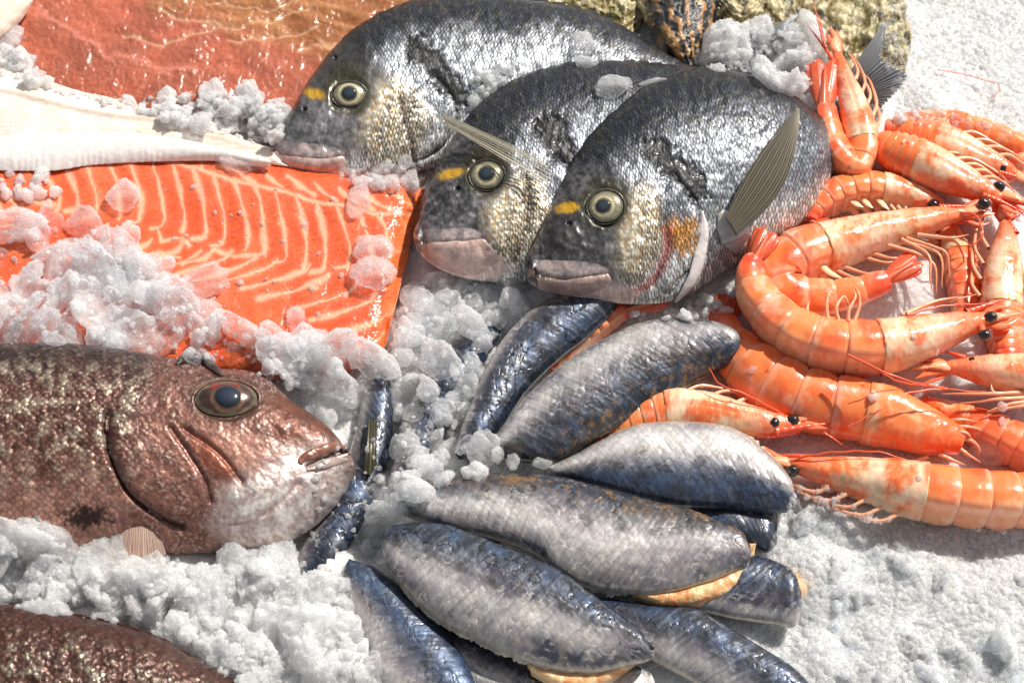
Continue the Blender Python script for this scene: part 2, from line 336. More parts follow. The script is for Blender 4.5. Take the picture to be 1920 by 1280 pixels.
def patch(name, host, A, B, off, parent, mat, n=70, m=44, wob=0.0, seed=0, colf=None):
    """a raised plate over the body between two curves; its far edge (B) stands proud and is rounded off"""
    a = cra(A, n); b = cra(B, n); f = np.linspace(0, 1, m)
    xy = a[:, None] * (1 - f)[None, :, None] + b[:, None] * f[None, :, None]
    if wob: 
        q = n2(np.linspace(0, n * 3, n)[:, None] + 0 * f, 0 * xy[..., 0] + seed * 9, 30, seed) * wob * f[None, :] ** 3
        d = (b - a) / (np.linalg.norm(b - a, axis=1)[:, None] + 1e-6); xy = xy + d[:, None] * q[..., None]
    p, nn, I = casts(host, xy[..., 0], xy[..., 1])
    e = np.sin(np.linspace(0, math.pi, n)) ** 0.4
    z = off * (0.05 + 0.95 * sm(0, 0.9, f))[None] * e[:, None]
    V = p + nn * (z * PX)[..., None]
    dirv = V[:, -1] - V[:, -2]; dirv /= np.linalg.norm(dirv, axis=1)[:, None] + 1e-9
    e1 = p[:, -1] + nn[:, -1] * (z[:, -1] * 0.6 * PX)[:, None] + dirv * off * 0.45 * PX; e2 = p[:, -1] - nn[:, -1] * 4 * PX + dirv * off * 0.2 * PX
    V = np.concatenate([V, e1[:, None], e2[:, None]], 1)
    c, uv = face_attr(host, I, 'Col'); mk, _ = face_attr(host, I, 'Msk')
    if colf is not None: c = colf(xy[..., 0], xy[..., 1], c)
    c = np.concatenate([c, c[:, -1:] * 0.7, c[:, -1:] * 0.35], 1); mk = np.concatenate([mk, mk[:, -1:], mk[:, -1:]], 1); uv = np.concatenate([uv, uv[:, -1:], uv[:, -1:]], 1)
    return mesh_obj(name, V, gridf(n, m + 2), mat, parent, uv, c, mk)
def strip_on(name, host, pts, rad, parent, mat, col, lift=0.3, n=60, ns=16, flat=0.42):
    """a soft tube lying on the body along a traced line; rad in px"""
    c = cra(pts, n); p, nn, _ = casts(host, c[:, 0], c[:, 1]); r = np.interp(np.linspace(0, 1, n), np.linspace(0, 1, len(rad)), rad) * PX
    p = p + nn * (r * lift)[:, None]
    k = np.ones(7) / 7; 
    for a in range(3): p[3:-3, a] = np.convolve(p[:, a], k, 'same')[3:-3]
    V = tube(p, r, ns, flat, nn); cc = col(V, c) if callable(col) else np.broadcast_to(col, V.shape)
    return mesh_obj(name, V, gridf(n, ns, True), mat, parent, None, cc)
def fish_eye(host, x, y, rx, ry, pr, parent, cols, ang=0, bulge=0.42, pupil_off=(0, 0), tilt=0.3):
    """iris dome with rings, a raised pupil and a fleshy rim"""
    g = [(x + rx * 1.3 * math.cos(a), y + ry * 1.3 * math.sin(a)) for a in np.linspace(0, 6.28, 9)[:-1]] + [(x, y)]
    p, nn, _ = casts(host, [q[0] for q in g], [q[1] for q in g])
    nrm = nn.mean(0); to = CP - p[-1]; to /= np.linalg.norm(to); nrm = nrm * (1 - tilt) + to * tilt; nrm /= np.linalg.norm(nrm); c = p[-1].copy(); c += nrm * (np.sort((p - c) @ nrm)[-3] - 3 * PX); c -= to * ((c - p[-1]) @ nrm) / (to @ nrm) * 0; c = c + (P(x, y, c[2] / PX) - c)
    e1 = RV - nrm * (RV @ nrm); a = math.radians(ang); e1 /= np.linalg.norm(e1); e2 = np.cross(nrm, e1); e1, e2 = e1 * math.cos(a) - e2 * math.sin(a), e1 * math.sin(a) + e2 * math.cos(a)
    def dome(rr, bul, nr, na, cx=0, cy=0, lift=0.0):
        rho = np.linspace(0, 1, nr); th = np.linspace(0, 2 * math.pi, na, endpoint=False)
        X = rho[:, None] * np.cos(th); Y = rho[:, None] * np.sin(th); Z = bul * np.sqrt(np.clip(1 - rho ** 2, 0, 1))[:, None] + 0 * X
        return c + ((cx + X * rr[0])[..., None] * e1 + (cy + Y * rr[1])[..., None] * e2 + (lift + Z * min(rr))[..., None] * nrm) * PX, rho, th
    V, rho, th = dome((rx, ry), bulge, 46, 64, lift=-ry * 0.05)
    col = np.zeros(V.shape); R = rho[:, None] + 0 * th
    X, Y = R * np.cos(th), R * np.sin(th); pp = np.hypot(X * rx - pupil_off[0], Y * ry - pupil_off[1]) / pr
    nz = n2(X * 40, Y * 40, 12, 5); nr_ = n2(th[None] * 14 + 0 * R, R * 8, 2.0, 7)
    col[:] = cols['iris']; col = mix(col, cols['ring'] * np.ones(3), sm(cols.get('rw', 1.75), cols.get('rw', 1.75) - 0.25, pp + nz * 0.1)); col = mix(col, cols['iris2'] * np.ones(3), sm(0.78, 0.92, R + nz * 0.06))
    col = col * (1 + 0.35 * nr_ + 0.3 * nz)[..., None]
    if 'red' in cols: col = mix(col, lin(170, 30, 25) * np.ones(3), sm(0.15, 0.45, nz * 0.4 + 0.75 * np.exp(-((Y - 0.55) / 0.16) ** 2) * (np.abs(X) < 0.4) - 0.1) * 0.9)
    col = mix(col, lin(25, 24, 22) * np.ones(3), sm(0.95, 0.99, R)); col = mix(col, lin(40, 38, 30) * np.ones(3), 0.7 * sm(1.22, 1.05, pp))
    e = mesh_obj('eye', V, gridf(46, 64, True), M['eye'], parent, None, np.clip(col, 0.004, 1)); e['_o'] = e['_o']
    zc = bulge * min(rx, ry) * math.sqrt(max(0, 1 - (pupil_off[0] / rx) ** 2 - (pupil_off[1] / ry) ** 2))
    Vp, rp, tp = dome((pr, pr * 0.92), 0.30, 14, 40, pupil_off[0], pupil_off[1], lift=zc - ry * 0.05 - pr * 0.12)
    pc = np.zeros(Vp.shape); pc[:] = cols['pupil']; pc = mix(pc, cols['pupil'] * 1.9 * np.ones(3), sm(0.75, 0.2, rp[:, None] + 0 * tp)); pc = mix(pc, lin(14, 15, 18) * np.ones(3), sm(0.7, 0.95, rp[:, None] + 0 * tp))
    mesh_obj('pupil', Vp, gridf(14, 40, True), M['pupil'], e, None, pc)
    th2 = np.linspace(0, 2 * math.pi, 73); rim = c + ((rx * 1.06 * np.cos(th2))[:, None] * e1 + (ry * 1.06 * np.sin(th2))[:, None] * e2 + nrm * (-ry * 0.02)) * PX
    Vr = tube(rim, (np.full(73, min(rx, ry) * 0.08) * (1 + 0.5 * np.sin(th2 - 0.3)) * PX), 10, 1.0, nrm)
    rc = np.zeros(Vr.shape); rc[:] = cols['rim']; rc *= (1 + 0.5 * n2(np.arange(73)[:, None] * 4.0 + 0 * Vr[..., 0], 0 * Vr[..., 0], 20, 3))[..., None]
    mesh_obj('eye_rim', Vr, gridf(73, 10, True), M['lip'], e, None, rc)
    return e
def fin_sheet(name, base, tip, hb, ht, rays, parent, colA, colB, mat=None, n=60, m=50, amp=2.5, host=None, lift=6, clear=0.3, jag=0.0, thick=0.0006, seed=0, thin=None, bow=(0, 0)):
    """membrane with rays between a base curve and a tip curve (px), held at heights hb..ht or lifted off a host"""
    a = cra(base, n); b = cra(tip, n); f = np.linspace(0, 1, m); q = np.linspace(0, 1, n)
    rr = q * rays + 0.12 * np.sin(q * 40)
    jg = 1 - jag * (0.5 + 0.5 * np.cos(rr * 2 * math.pi)) - jag * 1.5 * np.abs(n2(q * 300, 0 * q, 25, seed + 2))
    F_ = f[None] * jg[:, None]
    xy = a[:, None] * (1 - F_)[..., None] + b[:, None] * F_[..., None]
    xy = xy + np.array(bow)[None, None] * (np.sin(f * math.pi)[None] * (q[:, None] * 1.35 - 0.35))[..., None]
    if host is not None:
        p, nn, _ = casts(host, xy[..., 0], xy[..., 1]); p = p + nn * ((lift * np.sin(np.clip(F_, 0, 1) * 2.0) + hb + (ht - hb) * F_) * PX)[..., None]
    else: p = P(xy[..., 0], xy[..., 1], np.broadcast_to(np.interp(q, np.linspace(0, 1, np.size(hb)), np.atleast_1d(hb))[:, None] * (1 - f) + np.interp(q, np.linspace(0, 1, np.size(ht)), np.atleast_1d(ht))[:, None] * f + 8 * np.sin(f * 3.1), xy.shape[:2]))
    N = normals(p); N *= np.sign(N[n // 2, m // 2] @ (CP - p[n // 2, m // 2]))
    rdg = np.cos(rr * 2 * math.pi)[:, None] * (1 - 0.4 * f)[None]
    p = p + N * (rdg * amp * PX)[..., None]
    nz = n2(xy[..., 0], xy[..., 1], 40, seed + 4)
    c = mix(np.zeros(p.shape) + colA, np.zeros(p.shape) + colB, np.clip(0.5 - 0.5 * rdg + nz * 0.4, 0, 1)) * (1 + 0.3 * nz[..., None])
    mk = np.zeros(p.shape); mk[..., 0] = np.clip(0.9 - 0.7 * (rdg > 0.2), 0, 1) * (0.4 + 0.6 * f)[None]
    if thin: mk[..., 0] = 0.92 * (rdg < thin) * sm(0, 0.15, f)[None]
    o = mesh_obj(name, p, gridf(n, m), mat or M['fin'], parent, None, np.clip(c, 0.003, 1), mk * clear / 0.35)
    s = o.modifiers.new('thickness', 'SOLIDIFY'); s.thickness = thick; s.offset = 0
    return o
# ------------------------------------------------------------------ sea breams
SLATE, SILV, WHT = lin(44, 48, 58), lin(136, 140, 148), lin(216, 216, 214)
def bream(label, Up, Lo, hU, hL, th, K, seed):
    B = loft(Up, Lo, hU, hL, th, 470, 250, prof=(2.0, 0.62), prof_b=(2.0, 0.6)); x, y = proj(B['V']); s, t = B['s'], B['t']
    nz = n2(x, y, 60, seed); nf = n2(x, y, 9, seed + 1, 4); nb = n2(x, y, 26, seed + 2)
    st = fbm(np.stack([B['uv'][..., 0] / 0.0018, B['uv'][..., 1] / 0.006, 0 * s], -1), 3, seed + 3)
    dl, pl = dcurve(x, y, K['lat']); dop, pop = dcurve(x, y, K['op']); dpre, ppre = dcurve(x, y, K['pre'])
    c = mix(np.zeros(B['V'].shape) + K.get('silv', SILV), SLATE * np.ones(3), sm(-0.12, 0.52, s + nz * 0.22 + st * 0.2))
    c = mix(c, lin(38, 38, 44) * np.ones(3), 0.8 * sm(0.62, 0.98, s + nz * 0.1))
    c = mix(c, lin(112, 100, 78) * np.ones(3), 0.35 * sm(0.1, 0.5, st) * sm(0.1, 0.4, s))
    c = mix(c, WHT * np.ones(3), sm(-0.45, -0.85, s + nb * 0.1))
    c = mix(c, lin(70, 66, 60) * np.ones(3), 0.45 * np.exp(-(dl / 3) ** 2))
    # head
    ex, ey, er = K['eye'][:3]; mx, my = K['mouth'][0]
    hx = ell(x, y, *K['snout']); head = sm(1.12, 0.82, hx + nz * 0.10)
    c = mix(c, mix(np.zeros(c.shape) + lin(46, 45, 44), lin(122, 118, 120) * np.ones(3), np.clip(0.38 + 0.45 * nb + 0.7 * nf + 0.5 * nz, 0, 1)), head * 0.85); c = mix(c, lin(214, 214, 206) * np.ones(3), 0.75 * sm(1.1, 0.5, ell(x, y, ex + er * 1.5, ey + er * 0.3, er * 0.7, er * 1.3) + nf * 0.3))
    c = mix(c, lin(48, 46, 46) * np.ones(3), 0.8 * sm(1.0, 0.5, ell(x, y, *K['dark'])) * sm(-0.5, 0.3, nb + 0.25))
    ck = sm(1.1, 0.6, ell(x, y, *K['cheek']) + nz * 0.15)
    c = mix(c, lin(206, 198, 178) * np.ones(3), ck * 0.85); cdk, cik = cell2(np.stack([x / 10 + 0.3 * nf, y / 9], -1), seed); c = mix(c, lin(186, 140, 60) * np.ones(3), ck * 0.55 * sm(0.38, 0.62, cdk)); c = mix(c, lin(236, 232, 220) * np.ones(3), ck * 0.6 * sm(0.4, 0.1, cdk) * cik)
    yl = sm(1.15, 0.5, ell(x, y, *K['yellow']) + 0.35 * nf); c = mix(c, lin(196, 150, 28) * np.ones(3), yl * 0.9)
    c = mix(c, lin(40, 34, 14) * np.ones(3), 0.5 * sm(1.6, 1.2, ell(x, y, ex, ey, er, er)))
    c = mix(c, lin(70, 66, 40) * np.ones(3), 0.55 * sm(1.9, 1.15, ell(x, y, ex, ey - er * .3, er, er)))
    db, _ = dcurve(x, y, K['blotch']); bl = sm(1.15, 0.75, db / (K['bw'] * 1.15) + nf * 0.28 + nb * 0.5); c = mix(c, lin(13, 13, 16) * np.ones(3), bl * 0.97)
    if 'orange' in K:
        og = sm(1.15, 0.5, ell(x, y, *K['orange']) + nf * 0.5); c = mix(c, lin(208, 140, 40) * np.ones(3), og * 0.85)
        dr, _ = dcurve(x, y, K['red']); c = mix(c, lin(205, 110, 100) * np.ones(3), 0.8 * np.exp(-(dr / 9) ** 2))
    chin = sm(1.1, 0.7, ell(x, y, *K['chin']) + nz * 0.1); c = mix(c, lin(226, 200, 188) * np.ones(3), chin); c = mix(c, lin(170, 140, 132) * np.ones(3), np.exp(-(dcurve(x, y, K['mouth'])[0] / 9) ** 2))
    c = mix(c, lin(60, 50, 48) * np.ones(3), 0.75 * np.exp(-(dop / 2.6) ** 2)); c = mix(c, lin(110, 84, 74) * np.ones(3), 0.6 * np.exp(-(dpre / 3) ** 2))
    c = c * (1 + 0.18 * nf + 0.12 * nb)[..., None]
    ff = np.maximum(head, chin)
    mk = np.zeros(c.shape); mk[..., 0] = np.clip(0.45 - 0.2 * ff - 0.5 * bl - 0.4 * yl, 0.05, 0.8); mk[..., 1] = np.clip(1.0 - 0.8 * head - 0.95 * chin + 0.2 * ck, 0.04, 1.2)
    mk[..., 2] = 0.5 + 0.05 * nb - 0.08 * head + 0.1 * bl
    d = -5 * np.exp(-(dpre / 7) ** 2) - 6 * np.exp(-(dop / 6) ** 2) + 2.0 * nb + 1.6 * nf * bl - 3.5 * bl - 5 * sm(1.15, 0.8, ell(x, y, ex, ey, er * 1.1, er * 1.1))
    d = d + 9 * ck + ck * 2.2 * (0.5 - cdk) - 3 * np.exp(-(dcurve(x, y, K['mouth'])[0] / 4) ** 2)
    for nx, ny in K.get('nostril', ()): d = d - 6 * sm(1.2, 0.5, ell(x, y, nx, ny, 5, 4)); c = mix(c, lin(20, 20, 20) * np.ones(3), sm(1.2, 0.6, ell(x, y, nx, ny, 5, 4)))
    # tip of the loft is the snout: fade relief there
    d = d * sm(0.0, 0.03, t)
    root = thing('sea_bream', label, 'fish', tuple(B['V'].reshape(-1, 3).mean(0) * [1, 1, 0]), 'silver sea breams lying side by side')
    bo = body('body', B, M['bream'], root, np.clip(c, 0.006, 0.9), mk, d)
    iris = dict(rw=1.6, iris=lin(150, 144, 118), ring=lin(208, 198, 160), iris2=lin(104, 100, 80), pupil=lin(30, 40, 46), rim=lin(70, 66, 52))
    fish_eye(bo, ex, ey, er, K['eye'][3], K['eye'][4], root, iris, pupil_off=K.get('po', (0, 0)))
    def gc(x_, y_, c_): return c_
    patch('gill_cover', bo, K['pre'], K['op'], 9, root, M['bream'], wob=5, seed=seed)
    def lipf(ca, cb, q):
        def f(x_, y_, c_): 
            k = np.clip(0.5 + 0.8 * n2(x_, y_, 22, seed + q) + 0.5 * n2(x_, y_, 7, seed + q + 1), 0, 1); return np.clip(mix(np.zeros(c_.shape) + ca, cb * np.ones(3), k) * (1 + 0.15 * n2(x_, y_, 4, seed))[..., None], 0, 0.9)
        return f
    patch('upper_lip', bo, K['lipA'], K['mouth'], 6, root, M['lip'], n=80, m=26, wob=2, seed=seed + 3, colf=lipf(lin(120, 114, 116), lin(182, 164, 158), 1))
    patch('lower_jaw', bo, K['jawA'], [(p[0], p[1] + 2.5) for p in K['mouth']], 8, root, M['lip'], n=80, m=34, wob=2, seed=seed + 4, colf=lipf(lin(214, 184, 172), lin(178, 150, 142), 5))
    if 'teeth' in K:
        for q in np.linspace(0.04, 0.22, 4):
            a = cra(K['mouth'], 40)[int(q * 39)]; p, nn, _ = casts(bo, [a[0]], [a[1] - 1]); e = P(a[0] + 1, a[1] + 6, p[0, 2] / PX - 2)
            tube_obj('tooth', np.linspace(p[0] + nn[0] * 5 * PX, e + nn[0] * 4 * PX, 5), np.array([1.4, 1.4, 1.2, 0.9, 0.3]) * PX, M['lip'], root, 6, col=lin(235, 230, 215))
    return root, bo
FACTOR = 1
A, Abody = bream('rear silver sea bream, its mouth on the salmon and long fin across its neighbour',
    [(513, 280), (520, 256), (549, 200), (583, 146), (626, 90), (668, 53), (722, 22), (785, 2), (900, -3), (1000, 4), (1110, 26), (1200, 70), (1262, 108), (1310, 126), (1340, 110), (1400, 60)],
    [(514, 290), (520, 308), (545, 326), (590, 336), (632, 336), (680, 334), (730, 328), (785, 318), (850, 306), (940, 284), (1030, 252), (1110, 220), (1190, 190), (1270, 160), (1350, 140), (1420, 90)],
    95, 62, [2, 26, 44, 56, 64, 70, 74, 76, 76, 74, 68, 58, 46, 30, 16, 8],
    dict(silv=lin(182, 186, 192), eye=(655, 178, 33, 26, 15), po=(0, 0), mouth=[(512, 281), (545, 293), (600, 299), (645, 292)], lipA=[(517, 262), (550, 266), (600, 271), (638, 280), (649, 289)], jawA=[(521, 307), (546, 324), (592, 332), (652, 310)], snout=(604, 190, 125, 120, -38), dark=(640, 120, 100, 60, -50), cheek=(735, 235, 75, 95, 20), yellow=(590, 176, 24, 12, 10),
        chin=(570, 316, 95, 34, 8), blotch=[(784, 92), (806, 112), (832, 148), (856, 182)], bw=21, lat=[(806, 100), (883, 82), (984, 81), (1118, 98), (1260, 128)],
        pre=[(752, 192), (757, 225), (768, 262), (776, 296)], op=[(812, 140), (838, 168), (853, 208), (846, 246), (818, 280), (780, 302)], nostril=[(628, 108), (571, 204)]), 11)
Bm, Bbody = bream('middle silver sea bream lying between two others, with a neighbour\'s long fin across its cheek',
    [(784, 452), (787, 412), (799, 368), (820, 308), (848, 258), (882, 212), (930, 170), (990, 139), (1058, 120), (1130, 116), (1215, 120), (1290, 128), (1350, 112), (1400, 84), (1435, 62)],
    [(786, 464), (800, 488), (838, 510), (890, 524), (940, 528), (985, 528), (1030, 522), (1080, 505), (1140, 470), (1210, 410), (1280, 340), (1340, 270), (1390, 200), (1430, 130), (1452, 90)],
    [128] * 12 + [90, 50, 40], [76] * 12 + [60, 40, 30], [2, 30, 48, 60, 68, 74, 78, 80, 80, 78, 72, 62, 44, 26, 10],
    dict(eye=(913, 329, 32, 29, 15), mouth=[(784, 452), (830, 455), (880, 452), (908, 446)], lipA=[(787, 431), (830, 428), (875, 428), (900, 434), (913, 443)], jawA=[(798, 484), (838, 507), (890, 516), (942, 486)], snout=(856, 360, 118, 120, -55), dark=(900, 290, 90, 50, -40), cheek=(965, 410, 65, 95, 15), yellow=(846, 326, 32, 11, -12),
        chin=(870, 492, 100, 34, 8), blotch=[(1028, 240), (1042, 262), (1056, 285)], bw=24, lat=[(1050, 220), (1110, 200), (1180, 185), (1300, 170)],
        pre=[(985, 335), (990, 380), (985, 430), (965, 490)], op=[(1045, 290), (1075, 340), (1080, 400), (1060, 460), (1010, 518)], nostril=[(858, 352)], teeth=1), 22)
Cm, Cbody = bream('front silver sea bream beside the shrimps, its large grey side fin standing up',
    [(1000, 507), (1000, 482), (1014, 432), (1033, 384), (1062, 313), (1099, 258), (1146, 208), (1196, 170), (1247, 147), (1306, 134), (1361, 134), (1420, 146), (1470, 174), (1506, 204), (1548, 206), (1592, 168), (1625, 134)],
    [(1002, 518), (1010, 540), (1048, 552), (1094, 560), (1142, 566), (1188, 570), (1232, 568), (1276, 558), (1322, 532), (1366, 502), (1416, 474), (1466, 444), (1512, 408), (1552, 346), (1580, 276), (1614, 216), (1642, 184)],
    [165] * 11 + [150, 130, 100, 66, 40, 30], [95] * 11 + [90, 80, 66, 48, 34, 26], [2, 30, 48, 60, 70, 78, 84, 88, 88, 86, 82, 76, 66, 50, 32, 18, 10],
    dict(eye=(1136, 388, 33, 31, 14), po=(-4, -1), mouth=[(1001, 512), (1040, 520), (1090, 520), (1142, 512)], lipA=[(1001, 487), (1040, 488), (1090, 490), (1126, 497), (1147, 509)], jawA=[(1009, 538), (1042, 550), (1090, 555), (1152, 533)], snout=(1080, 430, 125, 125, -50), dark=(1080, 440, 75, 75, 0), cheek=(1195, 440, 52, 105, 10), yellow=(1064, 390, 30, 11, -8),
        chin=(1090, 548, 110, 30, 3), blotch=[(1222, 278), (1250, 300), (1282, 322), (1308, 352)], bw=22, lat=[(1310, 243), (1382, 229), (1445, 214), (1500, 208)],
        pre=[(1234, 380), (1250, 430), (1250, 480), (1225, 535)], op=[(1262, 325), (1306, 385), (1311, 430), (1302, 472), (1281, 512), (1252, 548)], orange=(1276, 442, 34, 40, 0),
        red=[(1250, 430), (1252, 470), (1225, 525), (1180, 552)], nostril=[(1067, 418)], teeth=1), 33)
# fins of the breams
for rays in range(1): pass
fin_sheet('pectoral_fin', [(826, 212), (830, 218), (834, 226), (836, 234)], [(1012, 296), (1026, 312), (1034, 332), (1030, 352)], 200, 205, 8, A, lin(206, 200, 180), lin(150, 142, 116), clear=1.0, n=90, amp=1.6, thick=0.0003, thin=0.45,
          host=None)
fin_sheet('pectoral_fin', [(1360, 410), (1367, 420), (1374, 432), (1380, 444)], [(1496, 202), (1498, 203), (1499, 205), (1500, 207)], 198, 262, 13, Cm, lin(142, 134, 116), lin(82, 74, 60), clear=0.35, n=120, amp=1.5, thick=0.0004, bow=(30, 20))
strip_on('gill_membrane', Cbody, [(1316, 396), (1320, 430), (1314, 465), (1297, 518), (1266, 566)], [3, 9, 11, 12, 10, 3], Cm, M['lip'], lin(226, 216, 212), lift=0.5)
strip_on('fin_root', Cbody, [(1350, 398), (1366, 420), (1376, 440), (1386, 466)], [8, 30, 36, 14], Cm, M['lip'], lin(190, 184, 180), lift=0.1, flat=0.5)
def ridge_fin(parent, Up, h, w, n, col, i0, i1):
    pts = cra(np.c_[np.array(Up)[i0:i1], np.zeros(i1 - i0)], n * 6); t = np.gradient(pts[:, :2], axis=0); t /= np.linalg.norm(t, axis=1)[:, None]
    nr = np.stack([t[:, 1], -t[:, 0]], 1); saw = (0.45 + 0.55 * ((np.arange(n * 6) % 6) / 5.0)) * np.sin(np.linspace(0.1, 3.0, n * 6)) ** 0.5
    tip = pts[:, :2] + nr * (w * saw)[:, None]; bs = pts[:, :2] - nr * 5
    f = np.linspace(0, 1, 8); xy = bs[:, None] * (1 - f)[None, :, None] + tip[:, None] * f[None, :, None]
    V = P(xy[..., 0], xy[..., 1], h + 6 * f[None]); q = (np.arange(n * 6) % 6 / 5.0)[:, None] + 0 * f
    c = mix(np.zeros(V.shape) + col * 0.5, np.zeros(V.shape) + col * 1.6, q); mk = np.zeros(V.shape); mk[..., 0] = 0.4 * (1 - q)
    o = mesh_obj('dorsal_fin', V, gridf(n * 6, 8), M['fin'], parent, None, c, mk); s = o.modifiers.new('thickness', 'SOLIDIFY'); s.thickness = 0.0007
ridge_fin(A, [(722, 22), (785, 2), (900, -3), (1000, 4), (1110, 26), (1200, 70)], 95, 9, 16, lin(90, 88, 86), 0, 6)
ridge_fin(Bm, [(990, 139), (1058, 120), (1130, 116), (1215, 120), (1290, 128)], 128, 7, 12, lin(90, 88, 86), 0, 5)
ridge_fin(Cm, [(1196, 170), (1247, 147), (1306, 134), (1361, 134), (1420, 146), (1470, 174)], 162, 7, 13, lin(84, 82, 80), 0, 6)
# forked tails
fin_sheet('tail_fin', [(1428, 60), (1430, 70), (1432, 82)], [(1506, 22), (1490, 44), (1496, 66)], 70, 82, 16, Bm, lin(150, 152, 156), lin(86, 86, 90), clear=0.1, n=110, amp=1.5, jag=0.06)
fin_sheet('tail_fin', [(1584, 150), (1606, 172), (1630, 192)], [(1668, 26), (1655, 105), (1672, 120), (1704, 142), (1650, 205)], 64, 104, 26, Cm, lin(150, 152, 156), lin(78, 78, 82), clear=0.12, n=180, amp=1.7, jag=0.06)
# ------------------------------------------------------------------ red snapper heads
RB = lin(116, 66, 52)
def snapper_col(x, y, s, t, seed, uv):
    nz = n2(x, y, 70, seed); nf = n2(x, y, 9, seed + 1, 4); nb = n2(x, y, 24, seed + 2)
    c = mix(np.zeros(x.shape + (3,)) + lin(104, 70, 60), lin(52, 35, 30) * np.ones(3), sm(0.2, 0.95, s + nz * 0.2))
    sp = sm(0.0, 0.45, nb + nf * 0.4); c = mix(c, lin(176, 170, 148) * np.ones(3), 0.55 * sp * sm(0.95, 0.5, s))
    pit = sm(0.15, 0.5, n2(uv[..., 0] / PX, uv[..., 1] / PX, 13, seed + 8)); c = mix(c, lin(62, 36, 28) * np.ones(3), 0.7 * pit); c = mix(c, lin(190, 166, 150) * np.ones(3), 0.3 * sm(0.3, 0.6, n2(uv[..., 0] / PX, uv[..., 1] / PX, 7, seed + 9)))
    c = mix(c, lin(186, 140, 122) * np.ones(3), 0.75 * sm(-0.1, -0.7, s + nz * 0.2))
    return c, nz, nf, nb
Up = [(-120, 672), (-60, 656), (0, 649), (78, 646), (156, 649), (234, 659), (312, 672), (360, 682), (414, 693), (461, 696), (504, 714), (547, 752), (585, 778), (615, 800), (641, 832), (655, 850)]
Lo = [(-120, 1060), (-60, 1060), (0, 1056), (78, 1052), (156, 1048), (234, 1044), (312, 1040), (370, 1036), (420, 1034), (469, 1032), (520, 1022), (566, 1000), (606, 970), (640, 932), (658, 898), (662, 868)]
B = loft(Up, Lo, 118, 58, [100, 104, 106, 106, 106, 104, 100, 96, 92, 86, 78, 66, 54, 42, 26, 4], 500, 280, prof=(2.1, 0.55)); x, y = proj(B['V']); s, t = B['s'], B['t']
c, nz, nf, nb = snapper_col(x, y, s, t, 41, B['uv'])
hd = sm(250, 330, x + 0.25 * (y - 700) + nz * 30)                       # head without large scales
c = mix(c, mix(np.zeros(c.shape) + lin(140, 98, 84), lin(92, 54, 40) * np.ones(3), np.clip(0.5 + nb * 1.2, 0, 1)), hd * 0.85); fk = n2(x, y, 4.5, 47, 3); c = mix(c, lin(212, 186, 176) * np.ones(3), 0.38 * hd * sm(0.2, 0.7, fk + nb * 0.5) * (1 - 0.6 * sm(1.3, 0.8, ell(x, y, 540, 940, 140, 92, -22)))); c = mix(c, lin(74, 42, 32) * np.ones(3), 0.45 * hd * sm(0.2, 0.6, -fk + nz * 0.4))
sn = sm(1.1, 0.75, ell(x, y, 555, 800, 95, 50, 28) + nz * 0.1); c = mix(c, mix(np.zeros(c.shape) + lin(116, 66, 44), lin(84, 46, 30) * np.ones(3), np.clip(0.4 + nb + nf * .4, 0, 1)), sn * 0.9)
c = mix(c, lin(146, 92, 60) * np.ones(3), 0.6 * sm(1.2, 0.8, ell(x, y, 440, 860, 70, 26, 30)) * hd)
jw = 0.95 * sm(1.3, 0.55, ell(x, y, 540, 940, 140, 92, -22) + nz * 0.14 + nb * 0.12); c = mix(c, mix(np.zeros(c.shape) + lin(206, 190, 182), lin(238, 234, 228) * np.ones(3), np.clip(0.5 + nb + nf * 0.5, 0, 1)), jw)
ckb = sm(1.15, 0.6, ell(x, y, 480, 860, 110, 40, 28) + nf * 0.25); c = mix(c, lin(196, 150, 132) * np.ones(3), ckb * 0.6 * (1 - jw))
for crv in ([(320, 802), (352, 849), (383, 900), (395, 940)], [(344, 802), (410, 849), (453, 902)]):
    c = mix(c, lin(96, 44, 30) * np.ones(3), 0.75 * line(x, y, crv, 7))
c = mix(c, lin(130, 70, 48) * np.ones(3), 0.7 * sm(1.1, 0.7, ell(x, y, 398, 858, 62, 22, 48)))
fold = [(560, 905), (520, 945), (470, 975), (430, 985)]
c = mix(c, lin(176, 150, 140) * np.ones(3), 0.5 * line(x, y, fold, 6)); c = mix(c, lin(74, 40, 32) * np.ones(3), 0.9 * line(x, y, [(641, 838), (609, 858), (578, 872)], 4))
op = [(203, 780), (204, 833), (222, 884), (252, 930), (304, 968), (340, 990)]
c = mix(c, lin(60, 32, 26) * np.ones(3), 0.7 * line(x, y, op, 8)); c = mix(c, lin(160, 150, 130) * np.ones(3), 0.6 * line(x, y, [(-20, 772), (78, 755), (164, 751)], 4))
c = mix(c, lin(60, 44, 34) * np.ones(3), 0.6 * sm(1.5, 1.1, ell(x, y, 424, 748, 55, 36))); c = mix(c, lin(34, 16, 12) * np.ones(3), 0.9 * sm(1.2, 0.6, ell(x, y, 158, 968, 44, 20, 4) + nf * 0.5 + nb * 0.3))
c = c * (1 + 0.25 * nf + 0.15 * nb)[..., None]
mk = np.zeros(c.shape); mk[..., 0] = np.clip(0.40 + 0.25 * jw - 0.12 * sn, 0.1, 0.7); mk[..., 1] = np.clip(1.0 - 0.62 * hd - 0.3 * jw, 0.06, 1); mk[..., 2] = 0.5 + 0.05 * hd
d = -10 * line(x, y, op, 9) - 5 * line(x, y, [(320, 802), (352, 849), (383, 900), (395, 940)], 6) - 5 * line(x, y, [(344, 802), (410, 849), (453, 902)], 6) - 3 * line(x, y, fold, 6) - 9 * line(x, y, [(648, 842), (609, 858), (578, 872)], 5)
